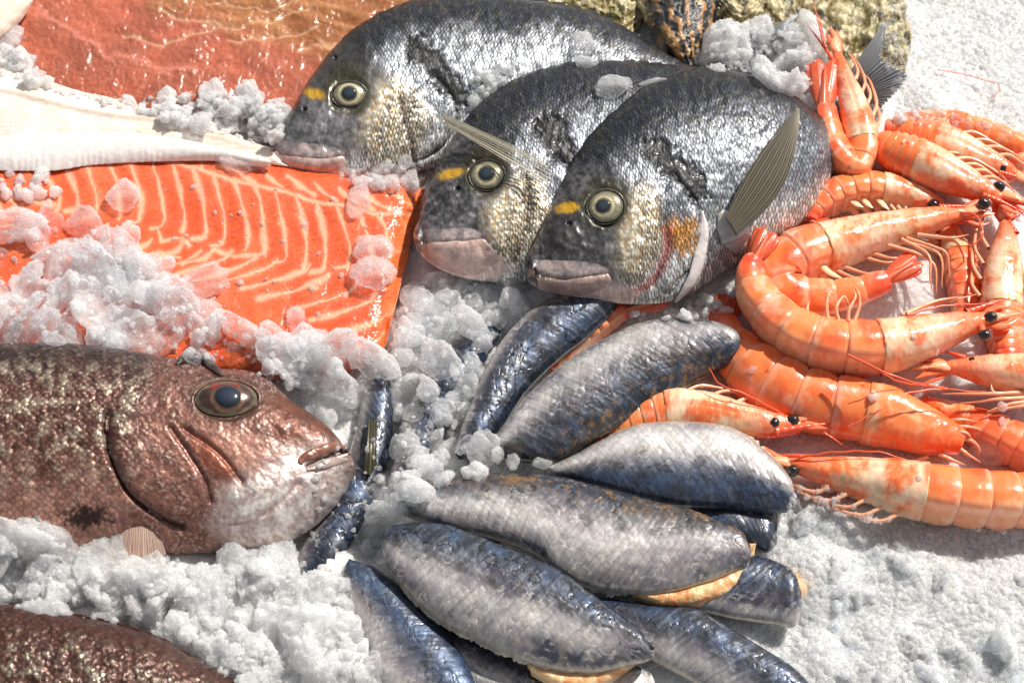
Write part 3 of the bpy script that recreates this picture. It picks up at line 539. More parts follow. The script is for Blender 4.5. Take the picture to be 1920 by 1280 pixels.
d = d + 5 * sm(1.2, 0.5, ell(x, y, 530, 945, 120, 70, -22)) - 6 * sm(1.1, 0.8, ell(x, y, 424, 748, 60, 40)) + 1.3 * nb + hd * nf * 0.2 + 4 * sm(1, 0.2, ell(x, y, 560, 800, 90, 40, 28))
d = d * sm(1.0, 0.97, t)
SN = thing('red_snapper', 'reddish brown snapper lying on ice with its whole head and large eye showing', 'fish', tuple(P(300, 850, 0)), 'red snappers half buried in ice')
SNb = body('body', B, M['snapper'], SN, np.clip(c * np.array([0.94, 0.88, 0.88]), 0.008, 0.9), mk, d)
fish_eye(SNb, 424, 749, 55, 36, 24, SN, dict(rw=1.32, iris=lin(66, 44, 34), ring=lin(150, 108, 80), iris2=lin(112, 100, 78), pupil=lin(22, 30, 44), rim=lin(96, 66, 50), red=1), ang=-8, bulge=0.5, pupil_off=(2, -1))
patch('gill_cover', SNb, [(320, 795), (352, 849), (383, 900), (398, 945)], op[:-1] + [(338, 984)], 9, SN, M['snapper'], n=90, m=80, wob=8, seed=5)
strip_on('upper_lip', SNb, [(648, 838), (628, 836), (598, 846), (570, 858), (562, 868)], [3, 8, 9, 9, 5], SN, M['lip'], lambda V, q: np.clip(mix(np.zeros(V.shape) + lin(120, 76, 60), lin(160, 112, 94) * np.ones(3), np.clip(0.5 + n2(V[..., 0] / PX, V[..., 1] / PX, 20, 8), 0, 1)), 0, 1), lift=0.2)
strip_on('lower_lip', SNb, [(652, 862), (630, 864), (600, 872), (575, 880)], [3, 8, 9, 4], SN, M['lip'], lin(168, 148, 140), lift=0.2)
fin_sheet('pectoral_fin', [(226, 930), (246, 940), (266, 950), (286, 962)], [(180, 1040), (214, 1066), (262, 1072), (312, 1040)], [128, 132, 130, 124], [70, 74, 74, 70], 24, SN, lin(228, 204, 190), lin(202, 160, 138), clear=0.12, n=160, amp=0.9, jag=0.03, host=None)
strip_on('dorsal_flap', SNb, [(330, 684), (350, 676), (376, 680), (400, 692), (416, 706)], [3, 12, 15, 13, 10, 3], SN, M['lip'], lambda V, q: np.clip(mix(np.zeros(V.shape) + lin(84, 62, 56), lin(44, 32, 30) * np.ones(3), np.clip(0.5 + n2(V[..., 0] / PX, V[..., 1] / PX, 14, 8), 0, 1)), 0, 1), lift=0.4, flat=0.7)
Up = [(-120, 1124), (0, 1134), (75, 1139), (150, 1155), (225, 1172), (300, 1197), (375, 1238), (446, 1279), (520, 1330), (590, 1400)]
Lo = [(-120, 1560), (0, 1560), (75, 1560), (150, 1556), (225, 1550), (300, 1540), (375, 1525), (446, 1505), (520, 1470), (592, 1420)]
B = loft(Up, Lo, 96, 30, [96, 100, 102, 102, 100, 94, 84, 68, 44, 6], 360, 220, prof=(2.1, 0.55)); x, y = proj(B['V'])
c, nz, nf, nb = snapper_col(x, y, B['s'], B['t'], 61, B['uv']); c = mix(c, lin(104, 56, 42) * np.ones(3), 0.5 * sm(0.2, 0.8, B['s'])); c = c * (1 + 0.25 * nf)[..., None]
mk = np.zeros(c.shape); mk[..., 0] = 0.4; mk[..., 1] = 1; mk[..., 2] = 0.5
SN2 = thing('red_snapper', 'second reddish brown snapper of which only the scaly back shows above the ice', 'fish', tuple(P(150, 1290, 0)), 'red snappers half buried in ice')
body('body', B, M['snapper'], SN2, np.clip(c * 0.78, 0.008, 0.9), mk, 2.5 * nb)
ridge_fin(SN2, [(0, 1134), (75, 1139), (150, 1155), (225, 1172), (300, 1197), (375, 1238)], 94, 6, 12, lin(92, 60, 50), 0, 6)
# ------------------------------------------------------------------ fillets
def fillet(name, label, cat, Up, Lo, hU, hL, th, colf, mat, nt=500, ns=260, prof=(9, 0.4), parts=None, group=None, disp=None):
    B = loft(Up, Lo, hU, hL, th, nt, ns, prof=prof, prof_b=prof); x, y = proj(B['V'])
    c, d = colf(x, y, B['s'], B['t'], B)
    V = B['V']; N = normals(V); N = N if N[nt // 2, ns // 3] @ np.array([0, 0, 1]) > 0 else -N
    V = V + N * (np.where(B['top'], d, 0) * PX)[..., None]; B['V'] = V
    n, m = V.shape[:2]; root = None
    if parts: root = thing(name, label, cat, tuple(V.reshape(-1, 3).mean(0) * [1, 1, 0]), group)
    o = mesh_obj('flesh' if parts else name, V, gridf(n, m, True), mat, root, B['uv'], np.clip(c, 0.01, 0.95))
    if not parts: tag(o, label, cat, group)
    return root or o, o, B
def S(*pts): return [(a / 2.341, b / 2.341 + 280) for a, b in pts]
FAT = [S((700, 45), (860, 80), (960, 120), (1100, 152), (1250, 187), (1420, 236), (1540, 246), (1640, 282), (1820, 284)),
    S((245, 100), (270, 170), (280, 215)), S((355, 70), (378, 130), (405, 215)), S((455, 65), (480, 100), (490, 140)), S((560, 50), (590, 130), (610, 190), (636, 280)), S((670, 70), (695, 120), (720, 190), (740, 250), (758, 312)), S((778, 88), (800, 140), (806, 205), (838, 245), (850, 350)),
    S((885, 105), (912, 180), (940, 235), (962, 300), (962, 385)), S((978, 130), (1010, 170), (1042, 245), (1048, 270), (1072, 300), (1066, 360), (1062, 422)),
    S((1090, 158), (1130, 190), (1152, 250), (1168, 330), (1178, 400), (1184, 452), (1100, 470), (1040, 482), (1010, 520), (920, 556), (790, 568), (660, 578)),
    S((1218, 188), (1262, 232), (1276, 292), (1240, 330)), S((1278, 342), (1290, 400), (1302, 482), (1240, 502), (1160, 520), (1158, 560), (1090, 590), (980, 632)),
    S((1310, 200), (1345, 260), (1372, 330), (1385, 400), (1400, 470), (1418, 535)), S((1432, 238), (1448, 300), (1468, 380), (1500, 430), (1508, 465)), S((1528, 262), (1545, 320), (1590, 392), (1600, 440)),
    S((1618, 285), (1660, 340), (1706, 400), (1730, 480), (1768, 545)), S((1700, 285), (1750, 330), (1800, 385)),
    S((1375, 556), (1310, 548), (1262, 556), (1240, 602), (1150, 645), (1010, 680)), S((1530, 610), (1480, 592), (1386, 600), (1384, 648), (1300, 675), (1225, 704)), S((1482, 632), (1546, 648), (1520, 692), (1430, 715), (1335, 748)),
    S((1705, 678), (1650, 690), (1640, 730), (1540, 760), (1400, 790), (1300, 812)), S((1680, 815), (1620, 828), (1480, 848)),
    S((960, 60), (1050, 102), (1120, 150)), S((885, 55), (890, 85)), S((1150, 85), (1185, 130), (1240, 165)), S((1262, 115), (1320, 162), (1380, 200)), S((1380, 146), (1420, 190), (1480, 222)), S((1490, 170), (1540, 215), (1640, 262)), S((1600, 195), (1680, 250), (1750, 278)), S((1720, 190), (1790, 240), (1830, 262)),
    S((580, 530), (680, 498), (800, 470), (740, 390), (690, 340)), S((600, 462), (700, 455), (790, 470)), S((940, 435), (900, 480), (800, 500)), S((690, 340), (710, 400), (800, 385), (830, 420)), S((940, 435), (1020, 465), (1095, 470)), S((0, 205), (110, 215), (240, 242)), S((0, 250), (30, 300), (0, 300)), S((50, 220), (70, 250), (40, 270)), S((100, 250), (115, 300)), S((0, 335), (70, 335))]
_r = np.random.default_rng(12); _k = 18
_s = cr([(200, 108), (380, 66), (560, 50), (700, 47), (900, 97), (1100, 154), (1420, 238), (1640, 282), (1760, 286)], _k); _e = cr([(250, 250), (420, 280), (600, 310), (780, 350), (960, 395), (1185, 458), (1410, 520), (1620, 500), (1790, 440)], _k)
_s, _e = cra(_s, _k), cra(_e, _k)
FAT = [FAT[0]] + FAT[22:30] + FAT[-9:]
for _i in range(_k):
    a_, b_ = _s[_i], _e[_i] + _r.normal(size=2) * 9; m1 = a_ * 0.66 + b_ * 0.34 + np.array([14, 0]) + _r.normal(size=2) * 4; m2 = a_ * 0.3 + b_ * 0.7 + np.array([16, 0]) + _r.normal(size=2) * 6
    FAT.append(S(*cr([a_, m1, m2, b_, b_ + np.array([-52, 14])], 14)[:(14 if _i % 3 else 11)]))
_l = cra([(640, 420), (760, 448), (900, 462), (1050, 484), (1180, 500), (1300, 530), (1400, 580), (1530, 620), (1690, 690), (1690, 770), (1660, 840)], 12)
for _i in range(12):
    a_ = _l[_i] + _r.normal(size=2) * 8; L_ = 250 + 60 * _r.random(); FAT.append(S(*cr([a_ + np.array([26, -26]), a_, a_ + np.array([-0.3 * L_, 34]), a_ + np.array([-0.65 * L_, 62]), a_ + np.array([-L_, 84])], 14)))
def salmon_col(x, y, s, t, B):
    w1 = n2(x, y, 26, 71); w2 = n2(x, y, 26, 72); wx, wy = x + w1 * 1.8 + n2(x, y, 9, 70) * 0.9, y + w2 * 1.8 + n2(x, y, 9, 69) * 0.9
    nz = n2(x, y, 90, 73); nf = n2(x, y, 7, 74, 4); fib = n2(x * 0.25 + y * 0.9, y * 0.3 - x * 0.06, 3.2, 75)
    c = mix(np.zeros(x.shape + (3,)) + lin(214, 88, 48), lin(212, 108, 68) * np.ones(3), np.clip(0.35 + nz * 0.9, 0, 1)) * (1 + 0.10 * nf + 0.22 * fib)[..., None]
    fat = np.zeros(x.shape); 
    for k, l in enumerate(FAT):
        dd, pos = dpoly(wx, wy, l); wd = (4.6 + 1.5 * math.sin(k * 2.1)) * (0.75 + 0.35 * np.sin(pos * 9 + k)) if k else 3.2
        fat = np.maximum(fat, np.exp(-(dd / np.maximum(wd, 1.2)) ** 2) * 0.95 + 0.22 * np.exp(-(dd / 8) ** 2))
    for kx, ky, rr in ((345, 452, 11), (405, 466, 10), (440, 480, 7), (490, 505, 8), (592, 540, 9), (528, 418, 9), (455, 402, 6), (648, 552, 8)): fat = np.maximum(fat, 0.8 * sm(1.2, 0.4, ell(wx, wy, kx, ky, rr, rr * .7)))
    c = mix(c, lin(236, 176, 144) * np.ones(3), np.clip(fat, 0, 1) * 0.92)
    rim = sm(0.9, 0.975, np.maximum(t, 0)) ; c = mix(c, lin(246, 130, 66) * np.ones(3), 0.55 * sm(0.86, 0.97, t))
    d = 0.5 * nf + 5 * nz + 0.5 * fib + 6 * n2(x, y, 40, 76) * sm(0.85, 0.95, t)
    return c, d
Up = [(-80, 332), (0, 322), (102, 320), (213, 303), (299, 294), (427, 296), (491, 308), (598, 328), (683, 342), (760, 346), (797, 352)]
Lo = [(-80, 700), (0, 700), (100, 700), (210, 704), (300, 706), (400, 708), (480, 708), (560, 704), (640, 696), (700, 676), (722, 650)]
SALMON, SALb, _ = fillet('salmon_fillet', 'thick orange salmon fillet with white fat lines and loose ice on it', 'fillet', Up, Lo, 52, 46, [42, 42, 42, 42, 42, 42, 42, 42, 41, 35, 4], salmon_col, M['salmon'], 760, 420, prof=(8, 0.42))
def red_col(x, y, s, t, B):
    wx, wy = x + n2(x, y, 40, 81) * 14, y + n2(x, y, 40, 82) * 14
    nz = n2(x, y, 80, 83); nf = n2(x, y, 8, 84, 4); fb = n2(x * 0.5 + y * 0.8, (y - x * 0.3) * 3.2, 60, 85)
    up = sm(-30, 40, (x - 250) * 0.37 - 6 - wy + nz * 25)          # brown upper muscle
    c = mix(np.zeros(x.shape + (3,)) + lin(184, 102, 78), lin(160, 90, 70) * np.ones(3), np.clip(0.5 + nz, 0, 1))
    c = mix(c, mix(np.zeros(c.shape) + lin(152, 98, 58), lin(176, 124, 82) * np.ones(3), np.clip(0.5 + fb * 1.3, 0, 1)), up * 0.9)
    seam = line(wx, wy, [(55, 15), (100, 45), (165, 85), (250, 118), (360, 138)], 7); c = mix(c, lin(206, 130, 108) * np.ones(3), 0.55 * seam)
    vein = np.zeros(x.shape)
    for l in ([(300, 20), (400, 50), (500, 36), (580, 12)], [(430, 75), (520, 66), (600, 46)], [(560, 95), (620, 84), (650, 78)], [(380, 10), (470, 14), (560, 0)], [(240, 60), (330, 75), (430, 50)]): vein = np.maximum(vein, line(wx, wy, l, 4))
    for k in range(14):
        x0 = 70 + k * 36; vein = np.maximum(vein, 0.35 * line(wx, wy, [(x0, 190), (x0 + 20, 150), (x0 + 34, 112)], 2.0))
    c = mix(c, lin(206, 160, 126) * np.ones(3), 0.7 * vein)
    c = c * (1 + 0.2 * nf + 0.12 * fb)[..., None]
    return c, 6 * nz + 1.0 * nf + 2.5 * fb * up - 3 * vein + 3 * seam + 1.5 * n2(x, y, 22, 86)
Up = [(-90, -150), (60, -170), (200, -180), (340, -180), (480, -175), (600, -165), (720, -150), (860, -120)]
Lo = [(-90, 150), (40, 178), (160, 208), (280, 232), (400, 250), (520, 262), (640, 262), (760, 240)]
RED, _, _ = fillet('red_fish_fillet', 'large dark red fish fillet with a brown upper side above the pale flatfish', 'fillet', Up, Lo, 60, 40, [38] * 8, red_col, M['redfillet'], 520, 300, prof=(6, 0.45))
# pale flatfish: cream back and a white frilled fin edge
def flat_col(x, y, s, t, B):
    nz = n2(x, y, 80, 91); nf = n2(x, y, 7, 92, 4); rid = n2(x * 0.12 + y * 0.02, (y + x * 0.05), 5.0, 93)
    c = mix(np.zeros(x.shape + (3,)) + lin(232, 226, 218), lin(222, 208, 190) * np.ones(3), np.clip(0.4 + nz + rid * 0.25, 0, 1))
    cr_ = line(x, y, [(-40, 165), (20, 172), (91, 191), (202, 215), (286, 224), (336, 239), (437, 266), (514, 284)], 5); c = mix(c, lin(206, 170, 150) * np.ones(3), 0.55 * cr_)
    c = c * (1 + 0.08 * nf + 0.05 * rid)[..., None]
    return c, 3 * nz + 0.5 * nf + 0.7 * rid + 4 * cr_
Up = [(-60, 110), (0, 124), (60, 146), (130, 170), (210, 190), (290, 214), (360, 238), (440, 262), (500, 280), (540, 296)]
Lo = [(-60, 286), (0, 284), (60, 282), (130, 278), (210, 274), (290, 276), (360, 282), (440, 292), (500, 304), (540, 312)]
FL, FLb, _ = fillet('pale_flatfish', 'cream coloured flatfish tail with a frilled white fin edge', 'fish', Up, Lo, 66, 84, [34, 34, 34, 34, 32, 28, 24, 18, 12, 4], flat_col, M['white'], 420, 200, prof=(2.4, 0.5), parts=1)
n_, m_ = 420, 40
a = cra([(-60, 256), (0, 254), (100, 248), (210, 247), (300, 254), (400, 272), (470, 288), (505, 298)], n_); b = cra([(-60, 322), (0, 320), (100, 320), (170, 310), (270, 304), (400, 302), (470, 312), (508, 314)], n_); f = np.linspace(0, 1, m_)
q = np.arange(n_) / n_; frl = np.sin(q * 2 * math.pi * 38 + 3.5 * np.sin(q * 31)); f2 = f[None] * (1 + 0.005 * frl[:, None])
xy = a[:, None] * (1 - f2)[..., None] + b[:, None] * f2[..., None]
V = P(xy[..., 0], xy[..., 1], 113 - 4 * f[None] + 3 * np.sin(f * 3)[None] - 14 * f[None] ** 2.5 + 0.10 * frl[:, None] * f[None] + 0.6 * n2(xy[..., 0], xy[..., 1], 20, 95))
V[:, 0] = P(a[:, 0], a[:, 1], 98)
cc = mix(np.zeros(V.shape) + lin(230, 226, 223), lin(214, 200, 192) * np.ones(3), np.clip(0.35 - 0.1 * frl[:, None] + 0.4 * n2(xy[..., 0], xy[..., 1], 10, 96), 0, 1) * 0.7)
o = mesh_obj('fin_edge', V, gridf(n_, m_), M['white'], FL, None, cc); sM = o.modifiers.new('thickness', 'SOLIDIFY'); sM.thickness = 0.003; sM.offset = -1
# pale piece in the corner
def pale_col(x, y, s, t, B):
    nz = n2(x, y, 40, 101); st = n2(x * 0.5 + y * .3, y * 0.2, 8, 102); c = mix(np.zeros(x.shape + (3,)) + lin(232, 216, 200), lin(206, 160, 136) * np.ones(3), np.clip(0.2 + nz + st * 0.5, 0, 1) * 0.7)
    return c, 2 * nz
fillet('pale_fish', 'pale pinkish white fish tip in front of the red fillet corner', 'fish', [(-90, -70), (-50, -75), (0, -60), (45, -30), (62, -2)], [(-90, 110), (-50, 98), (-5, 72), (32, 42), (60, 8)], 120, 112, [26, 28, 28, 24, 5], pale_col, M['white'], 160, 100, prof=(2.2, 0.5))
# ------------------------------------------------------------------ cooked shrimps
OR, ORD, PALE, CRM, RED_ = lin(240, 142, 82), lin(234, 106, 50), lin(250, 204, 168), lin(238, 208, 176), lin(222, 78, 50)
SHR = 'cooked orange shrimps heaped on the ice'
def shrimp(label, sp, car, leg, seed, fat=1.1, tail=None, ros=None, eyes=(), legs=None, ant=(), pleo=True, carcol=None, redder=0.0, fr=1.0, broken=False, nleg=5, swim=None):
    """sp = spine (x, y, radius, height) in px from the front of the head to the tail's root; car = share of it that is carapace;
    leg = side of the spine where the legs are"""
    rs = np.random.default_rng(seed); n, m = 260, 56
    q = cra([(a, b, r, h) for a, b, r, h in sp], n); u = np.linspace(0, 1, n)
    c3 = P(q[:, 0], q[:, 1], q[:, 3]); r = q[:, 2] * fat
    seg = np.full(n, -1.0); fr_ = np.zeros(n); ab = u >= car
    nb = 6; ua = np.clip((u - car) / (1 - car), 0, 0.9999); w_ = ua ** 1.12 * nb; seg[ab] = np.floor(w_[ab]); fr_[ab] = (w_ - np.floor(w_))[ab]
    def build(i0, i1, name, shellcol, rmul, ventral):
        k = i1 - i0; cc = c3[i0:i1]; T = np.gradient(c3, axis=0)[i0:i1]; T /= np.linalg.norm(T, axis=1)[:, None]
        z = np.array([0, 0, 1.0]); N = z - (T @ z)[:, None] * T; N /= np.linalg.norm(N, axis=1)[:, None]; Bn = np.cross(T, N) * leg
        ph = np.linspace(0, 2 * math.pi, m, endpoint=False); cp, sp_ = np.cos(ph), np.sin(ph)
        squash = np.where(cp > 0, 1 - ventral * cp ** 2, 1.0)
        rr = (r[i0:i1] * rmul)[:, None] * squash[None]
        x, y = q[i0:i1, 0][:, None] + 0 * ph, q[i0:i1, 1][:, None] + 0 * ph
        pt = cc[:, None] + PX * rr[..., None] * (cp[None, :, None] * Bn[:, None] + 0.92 * sp_[None, :, None] * N[:, None])
        px_, py_ = proj(pt); c, d = shellcol(u[i0:i1][:, None] + 0 * ph, ph[None] + 0 * x, px_, py_, i0)
        rad = cp[None, :, None] * Bn[:, None] + sp_[None, :, None] * N[:, None]
        pt = pt + rad * (d * PX)[..., None]
        caps = np.concatenate([cc[:1, None] + 0 * pt[:1], pt, cc[-1:, None] + 0 * pt[:1]], 0); cl = np.concatenate([c[:1], c, c[-1:] * 0.6], 0)
        return mesh_obj(name, caps, gridf(k + 2, m, True), M['shell'], root, None, np.clip(cl, 0.01, 0.95)), (cc, T, N, Bn)
    root = thing('shrimp', label, 'shrimp', tuple(c3.mean(0) * [1, 1, 0]), SHR)
    ic = int(car * n)
    def abcol(U, ph, x, y, i0):
        nz = n2(x, y, 55, seed); nf = n2(x, y, 11, seed + 1, 4); s_ = seg[i0:][:, None] + 0 * U; f = fr_[i0:][:, None] + 0 * U
        c = mix(np.zeros(U.shape + (3,)) + OR, ORD * np.ones(3), np.clip(0.42 + nz * 0.9 + 0.3 * nf, 0, 1))
        band = np.maximum(sm(0.70, 0.95, f + nf * 0.15) * 0.75, 0.8 * sm(0.16, 0.0, f)); c = mix(c, PALE * np.ones(3), band * (0.25 + 0.7 * np.clip(nz + 0.2, 0, 1)))
        c = mix(c, PALE * np.ones(3), 0.45 * sm(0.2, 0.9, np.cos(ph)))
        c = mix(c, lin(232, 96, 50) * np.ones(3), 0.5 * np.exp(-((f - 0.03) / 0.03) ** 2))
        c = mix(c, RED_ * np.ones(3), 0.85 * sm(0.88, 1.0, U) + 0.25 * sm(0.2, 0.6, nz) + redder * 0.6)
        c = mix(c, lin(252, 226, 200) * np.ones(3), 0.28 * sm(0.2, 0.7, n2(x, y, 34, seed + 7) + 0.2 * nf)); c = c * (1 + 0.12 * nf)[..., None]
        for _ in range(3):
            k = rs.integers(0, U.shape[0]), rs.integers(0, U.shape[1]); c = mix(c, lin(120, 40, 20) * np.ones(3), 0.8 * sm(1.3, 0.5, ell(x, y, x[k], y[k], 3, 2)))
        R_ = r[i0:][:, None]
        d = R_ * (0.045 * f - 0.02 - 0.035 * np.exp(-((f - 0.02) / 0.03) ** 2)) + R_ * 0.025 * np.sin(f * 3.1) + 1.2 * nz
        pl = np.exp(-((np.cos(ph) - 0.55) / 0.16) ** 2) * np.sin(np.clip(f, 0, 1) * math.pi) ** 0.5; d = d + R_ * 0.10 * pl
        return c, d
    def cacol(U, ph, x, y, i0):
        nz = n2(x, y, 42, seed + 3); nf = n2(x, y, 10, seed + 4, 4); f = U / car
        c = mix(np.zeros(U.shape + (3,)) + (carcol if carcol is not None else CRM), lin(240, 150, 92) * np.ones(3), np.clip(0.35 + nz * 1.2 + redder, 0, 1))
        c = mix(c, lin(206, 196, 150) * np.ones(3), 0.5 * sm(0.15, 0.6, n2(x, y, 60, seed + 6)))
        c = mix(c, lin(236, 108, 56) * np.ones(3), 0.85 * sm(0.55, 0.05, f + nz * 0.25) + 0.5 * sm(0.75, 0.98, -np.cos(ph) + nz * 0.2))
        c = mix(c, lin(226, 84, 40) * np.ones(3), 0.6 * sm(0.25, 0.55, nf + nz))
        c = mix(c, PALE * np.ones(3), 0.5 * np.exp(-((f - 0.97) / 0.03) ** 2)) * (1 + 0.1 * nf)[..., None]
        d = r[i0:i0 + U.shape[0]][:, None] * (0.07 * sm(0.5, 1, f) - 0.03) + 1.6 * nz + 1.0 * nf - 3 * np.exp(-((np.cos(ph) + 0.1 + 0.2 * f) / 0.05) ** 2) * (f > 0.3)
        return c, d
    body_, fa = build(ic, n, 'abdomen', abcol, 1.0, 0.42)
    cara, fc = build(0, min(ic + 6, n), 'carapace', cacol, 1.0, 0.3)
    def at(i, b, z): # point at spine index, side offset (in radii, + = leg side), height offset
        cc, T, N, Bn = fc if i < ic else fa; j = min(i if i < ic else i - ic, len(cc) - 1)
        return cc[j] + (Bn[j] * b + N[j] * z) * r[i] * PX
    if ros is not None:
        i = int(0.18 * car * n); p0 = at(i, -0.75, 0.35); e = P(ros[0], ros[1], q[0, 3] + 6); tt = np.linspace(0, 1, 26)[:, None]; pts = p0 * (1 - tt) + e * tt + np.array([0, 0, 1]) * np.sin(tt * 3.1) * 3 * PX
        rad = np.interp(np.linspace(0, 1, 26), [0, .3, 1], [r[i] * 0.34, r[i] * 0.22, 0.6]) * PX * (1 + 0.12 * np.cos(np.arange(26) * 2.1))
        tube_obj('rostrum', pts, rad, M['limb'], root, 8, col=lin(228, 92, 56))
    for ex, ey in eyes:
        h = q[2, 3] + r[4] * 0.75; p = P(ex, ey, h); bm = bmesh.new(); bmesh.ops.create_icosphere(bm, subdivisions=3, radius=1)
        E = np.array([v.co[:] for v in bm.verts]); Fc = np.array([[v.index for v in f.verts] for f in bm.faces]); bm.free()
        er = 11.5 * fr; E = E * np.array([er * 1.08, er * 0.95, er * 0.95]) * (1 + 0.10 * perlin(E * 1.8, seed)[:, None] + 0.03 * perlin(E * 6, seed)[:, None]) * PX
        col = np.clip(lin(30, 20, 16) * (1 + 0.6 * perlin(E / PX * 0.15, 3)[:, None]), 0.002, 1)
        eo = mesh_obj('eye', E + p, Fc, M['bead'], root, None, col)
        i = 8; b0 = at(i, 0, 0.2); tube_obj('eye_stalk', np.linspace(b0, p - np.array([0, 0, er * 0.5 * PX]), 8), np.interp(np.linspace(0, 1, 8), [0, 1], [7, 8]) * PX * fr, M['limb'], eo, 8, col=lin(214, 110, 66))
    # antennal scales and short feelers at the front
    T0_ = (c3[0] - c3[6]); T0_ /= np.linalg.norm(T0_)
    if not broken:
        side = fc[3][0]; up = np.array([0, 0, 1.0])
        for k, (b, z, L, w, cl) in enumerate(((0.35, 0.4, 70, 9, lin(236, 150, 110)), (0.6, 0.1, 62, 10, lin(238, 120, 72)), (0.1, -0.2, 60, 6, lin(240, 170, 130)), (0.8, -0.3, 48, 5, lin(232, 110, 70)), (-0.3, 0.5, 54, 8, lin(232, 116, 74)), (0.5, 0.7, 40, 11, lin(244, 168, 124)), (-0.1, 0.1, 66, 4, lin(226, 96, 60)))):
            s0 = at(5, b * 0.6, z * 0.7); e = s0 + (T0_ * L + side * (b * 16 + rs.normal() * 5) + up * (z * 8)) * PX * fr
            tt = np.linspace(0, 1, 16)[:, None]; pts = s0 * (1 - tt) + e * tt + side * np.sin(tt * 3.1) * rs.normal() * 6 * PX
            tube_obj('antennal_scale', pts, np.interp(np.linspace(0, 1, 16), [0, .3, .7, 1], [w * .6, w, w * .7, 0.5]) * PX * fr, M['limb'], root, 8, 0.45, col=cl)
    for k, a in enumerate(ant):
        pts = cra([(p[0], p[1], p[2] if len(p) > 2 else q[0, 3] + 8) for p in a], 60); w = 0.8 * np.sin(np.linspace(0, 30, 60))
        tube_obj('antenna', P(pts[:, 0] + w, pts[:, 1] + w, pts[:, 2]), np.linspace(2.6, 0.9, 60) * PX, M['limb'], root, 6, col=lin(222, 92, 56))
    # walking legs: traced ones, or a bundle folded forward along the belly
    LP = []
    if legs is not None: LP = legs
    elif legs is None and nleg:
        for k in range(nleg):
            i = int((0.35 + 0.55 * k / max(nleg - 1, 1)) * car * n); dirx = q[max(i - 30, 0), :2] - q[i, :2]; dirx = dirx / (np.linalg.norm(dirx) + 1e-6)
            sd = np.array([dirx[1], -dirx[0]]) * leg; bp, _ = [v for v in proj(at(i, 0.75, -0.1)[None])], 0; b0 = np.array([bp[0][0], bp[1][0]])
            cen = q[i, :2]; sdv = (b0 - cen); sdv = sdv / (np.linalg.norm(sdv) + 1e-6)
            l1 = r[i] * (0.7 + 0.3 * rs.random()); LP.append([tuple(b0), tuple(b0 + sdv * l1 * 0.5 + dirx * l1 * 0.8), tuple(b0 + sdv * l1 * (0.35 + .2 * rs.random()) + dirx * l1 * (1.9 + 0.4 * k / 5)), tuple(b0 + sdv * l1 * 0.2 + dirx * l1 * (2.6 + 0.4 * rs.random()))])
    for k, a in enumerate(LP):
        hh = q[ic // 2, 3]; pts = cra([(p[0], p[1], (p[2] if len(p) > 2 else hh + 6 - 8 * j)) for j, p in enumerate(a)], 24)
        w = (3.6 + rs.random()) * fr; rad = np.interp(np.linspace(0, 1, 24), [0, .3, .34, .62, .66, 1], [w, w * 0.8, w * 0.95, w * .6, w * .7, 0.7]) * PX
        cl = mix(np.zeros((24, 3)) + lin(244, 196, 158), lin(234, 140, 98) * np.ones(3), np.linspace(0.2, 0.9, 24)) * (1 - 0.15 * rs.random())
        tube_obj('leg', P(pts[:, 0], pts[:, 1], pts[:, 2]), rad, M['limb'], root, 8, col=cl)
    # swimmerets under the abdomen
    if pleo:
        for k in (swim if swim is not None else range(5)):
            for tw in (0, 1):
                idx = np.where((seg == k) & (fr_ > 0.45))[0]
                if not len(idx): continue
                i = idx[0]; b0 = at(i, 0.52, 0.25 - 0.5 * tw); cc, T, N, Bn = fa; j = min(i - ic, len(cc) - 1); L = r[i] * (0.85 - 0.07 * k)
                e = b0 + (Bn[j] * L * 0.9 - T[j] * L * (0.35 + 0.3 * rs.random()) - N[j] * L * 0.15 * tw) * PX; tt = np.linspace(0, 1, 14)[:, None]
                pts = b0 * (1 - tt) + e * tt + T[j] * np.sin(tt * 3.1) * L * 0.12 * PX
                tube_obj('swimmeret', pts, np.interp(np.linspace(0, 1, 14), [0, .25, .7, 1], [5, 7, 6, 1]) * PX * fr, M['limb'], root, 8, 0.4, col=lin(244, 206, 168))
    # tail fan: telson and uropod blades
    if tail is not None:
        tx, ty, wd, th_ = tail; p0 = q[-6, :2]; h0 = q[-1, 3]; ax = np.array([tx, ty]) - p0; L = np.linalg.norm(ax); ax = ax / L; sd = np.array([-ax[1], ax[0]])
        for k, (o_, l_, w_, hh) in enumerate(((-0.95, 0.92, 0.36, 0), (-0.5, 1.0, 0.40, 5), (0.95, 0.92, 0.36, 0), (0.5, 1.0, 0.40, 5), (0, 0.86, 0.26, 10))):
            nn_, mm = 30, 17; f = np.linspace(0, 1, nn_); g = np.linspace(-1, 1, mm)
            prof = np.interp(f, [0, .15, .5, .8, .93, 1], [.45, .7, 1, 1, .75, .15]) * (1 if k < 4 else 1)
            if k == 4: prof = np.interp(f, [0, .2, .7, 1], [1, 1, .6, .1])
            cx = p0 + np.zeros((nn_, 1)) + ax * (f * L * l_)[:, None] + sd * (o_ * wd * 0.5 * f ** 0.8)[:, None]
            xy = cx[:, None] + sd * (g[None, :] * (prof * wd * w_ * 0.62)[:, None])[..., None]
            dome = (1 - g ** 2)[None] * 5 * np.sin(np.clip(f, 0, 1) * 2.6 + 0.3)[:, None] + 1.6 * np.exp(-(g / 0.14) ** 2)[None]
            hz = h0 + hh + dome + th_ * f[:, None] - 3 * abs(o_)
            V = P(xy[..., 0], xy[..., 1], hz); nzz = n2(xy[..., 0], xy[..., 1], 14, seed + k)
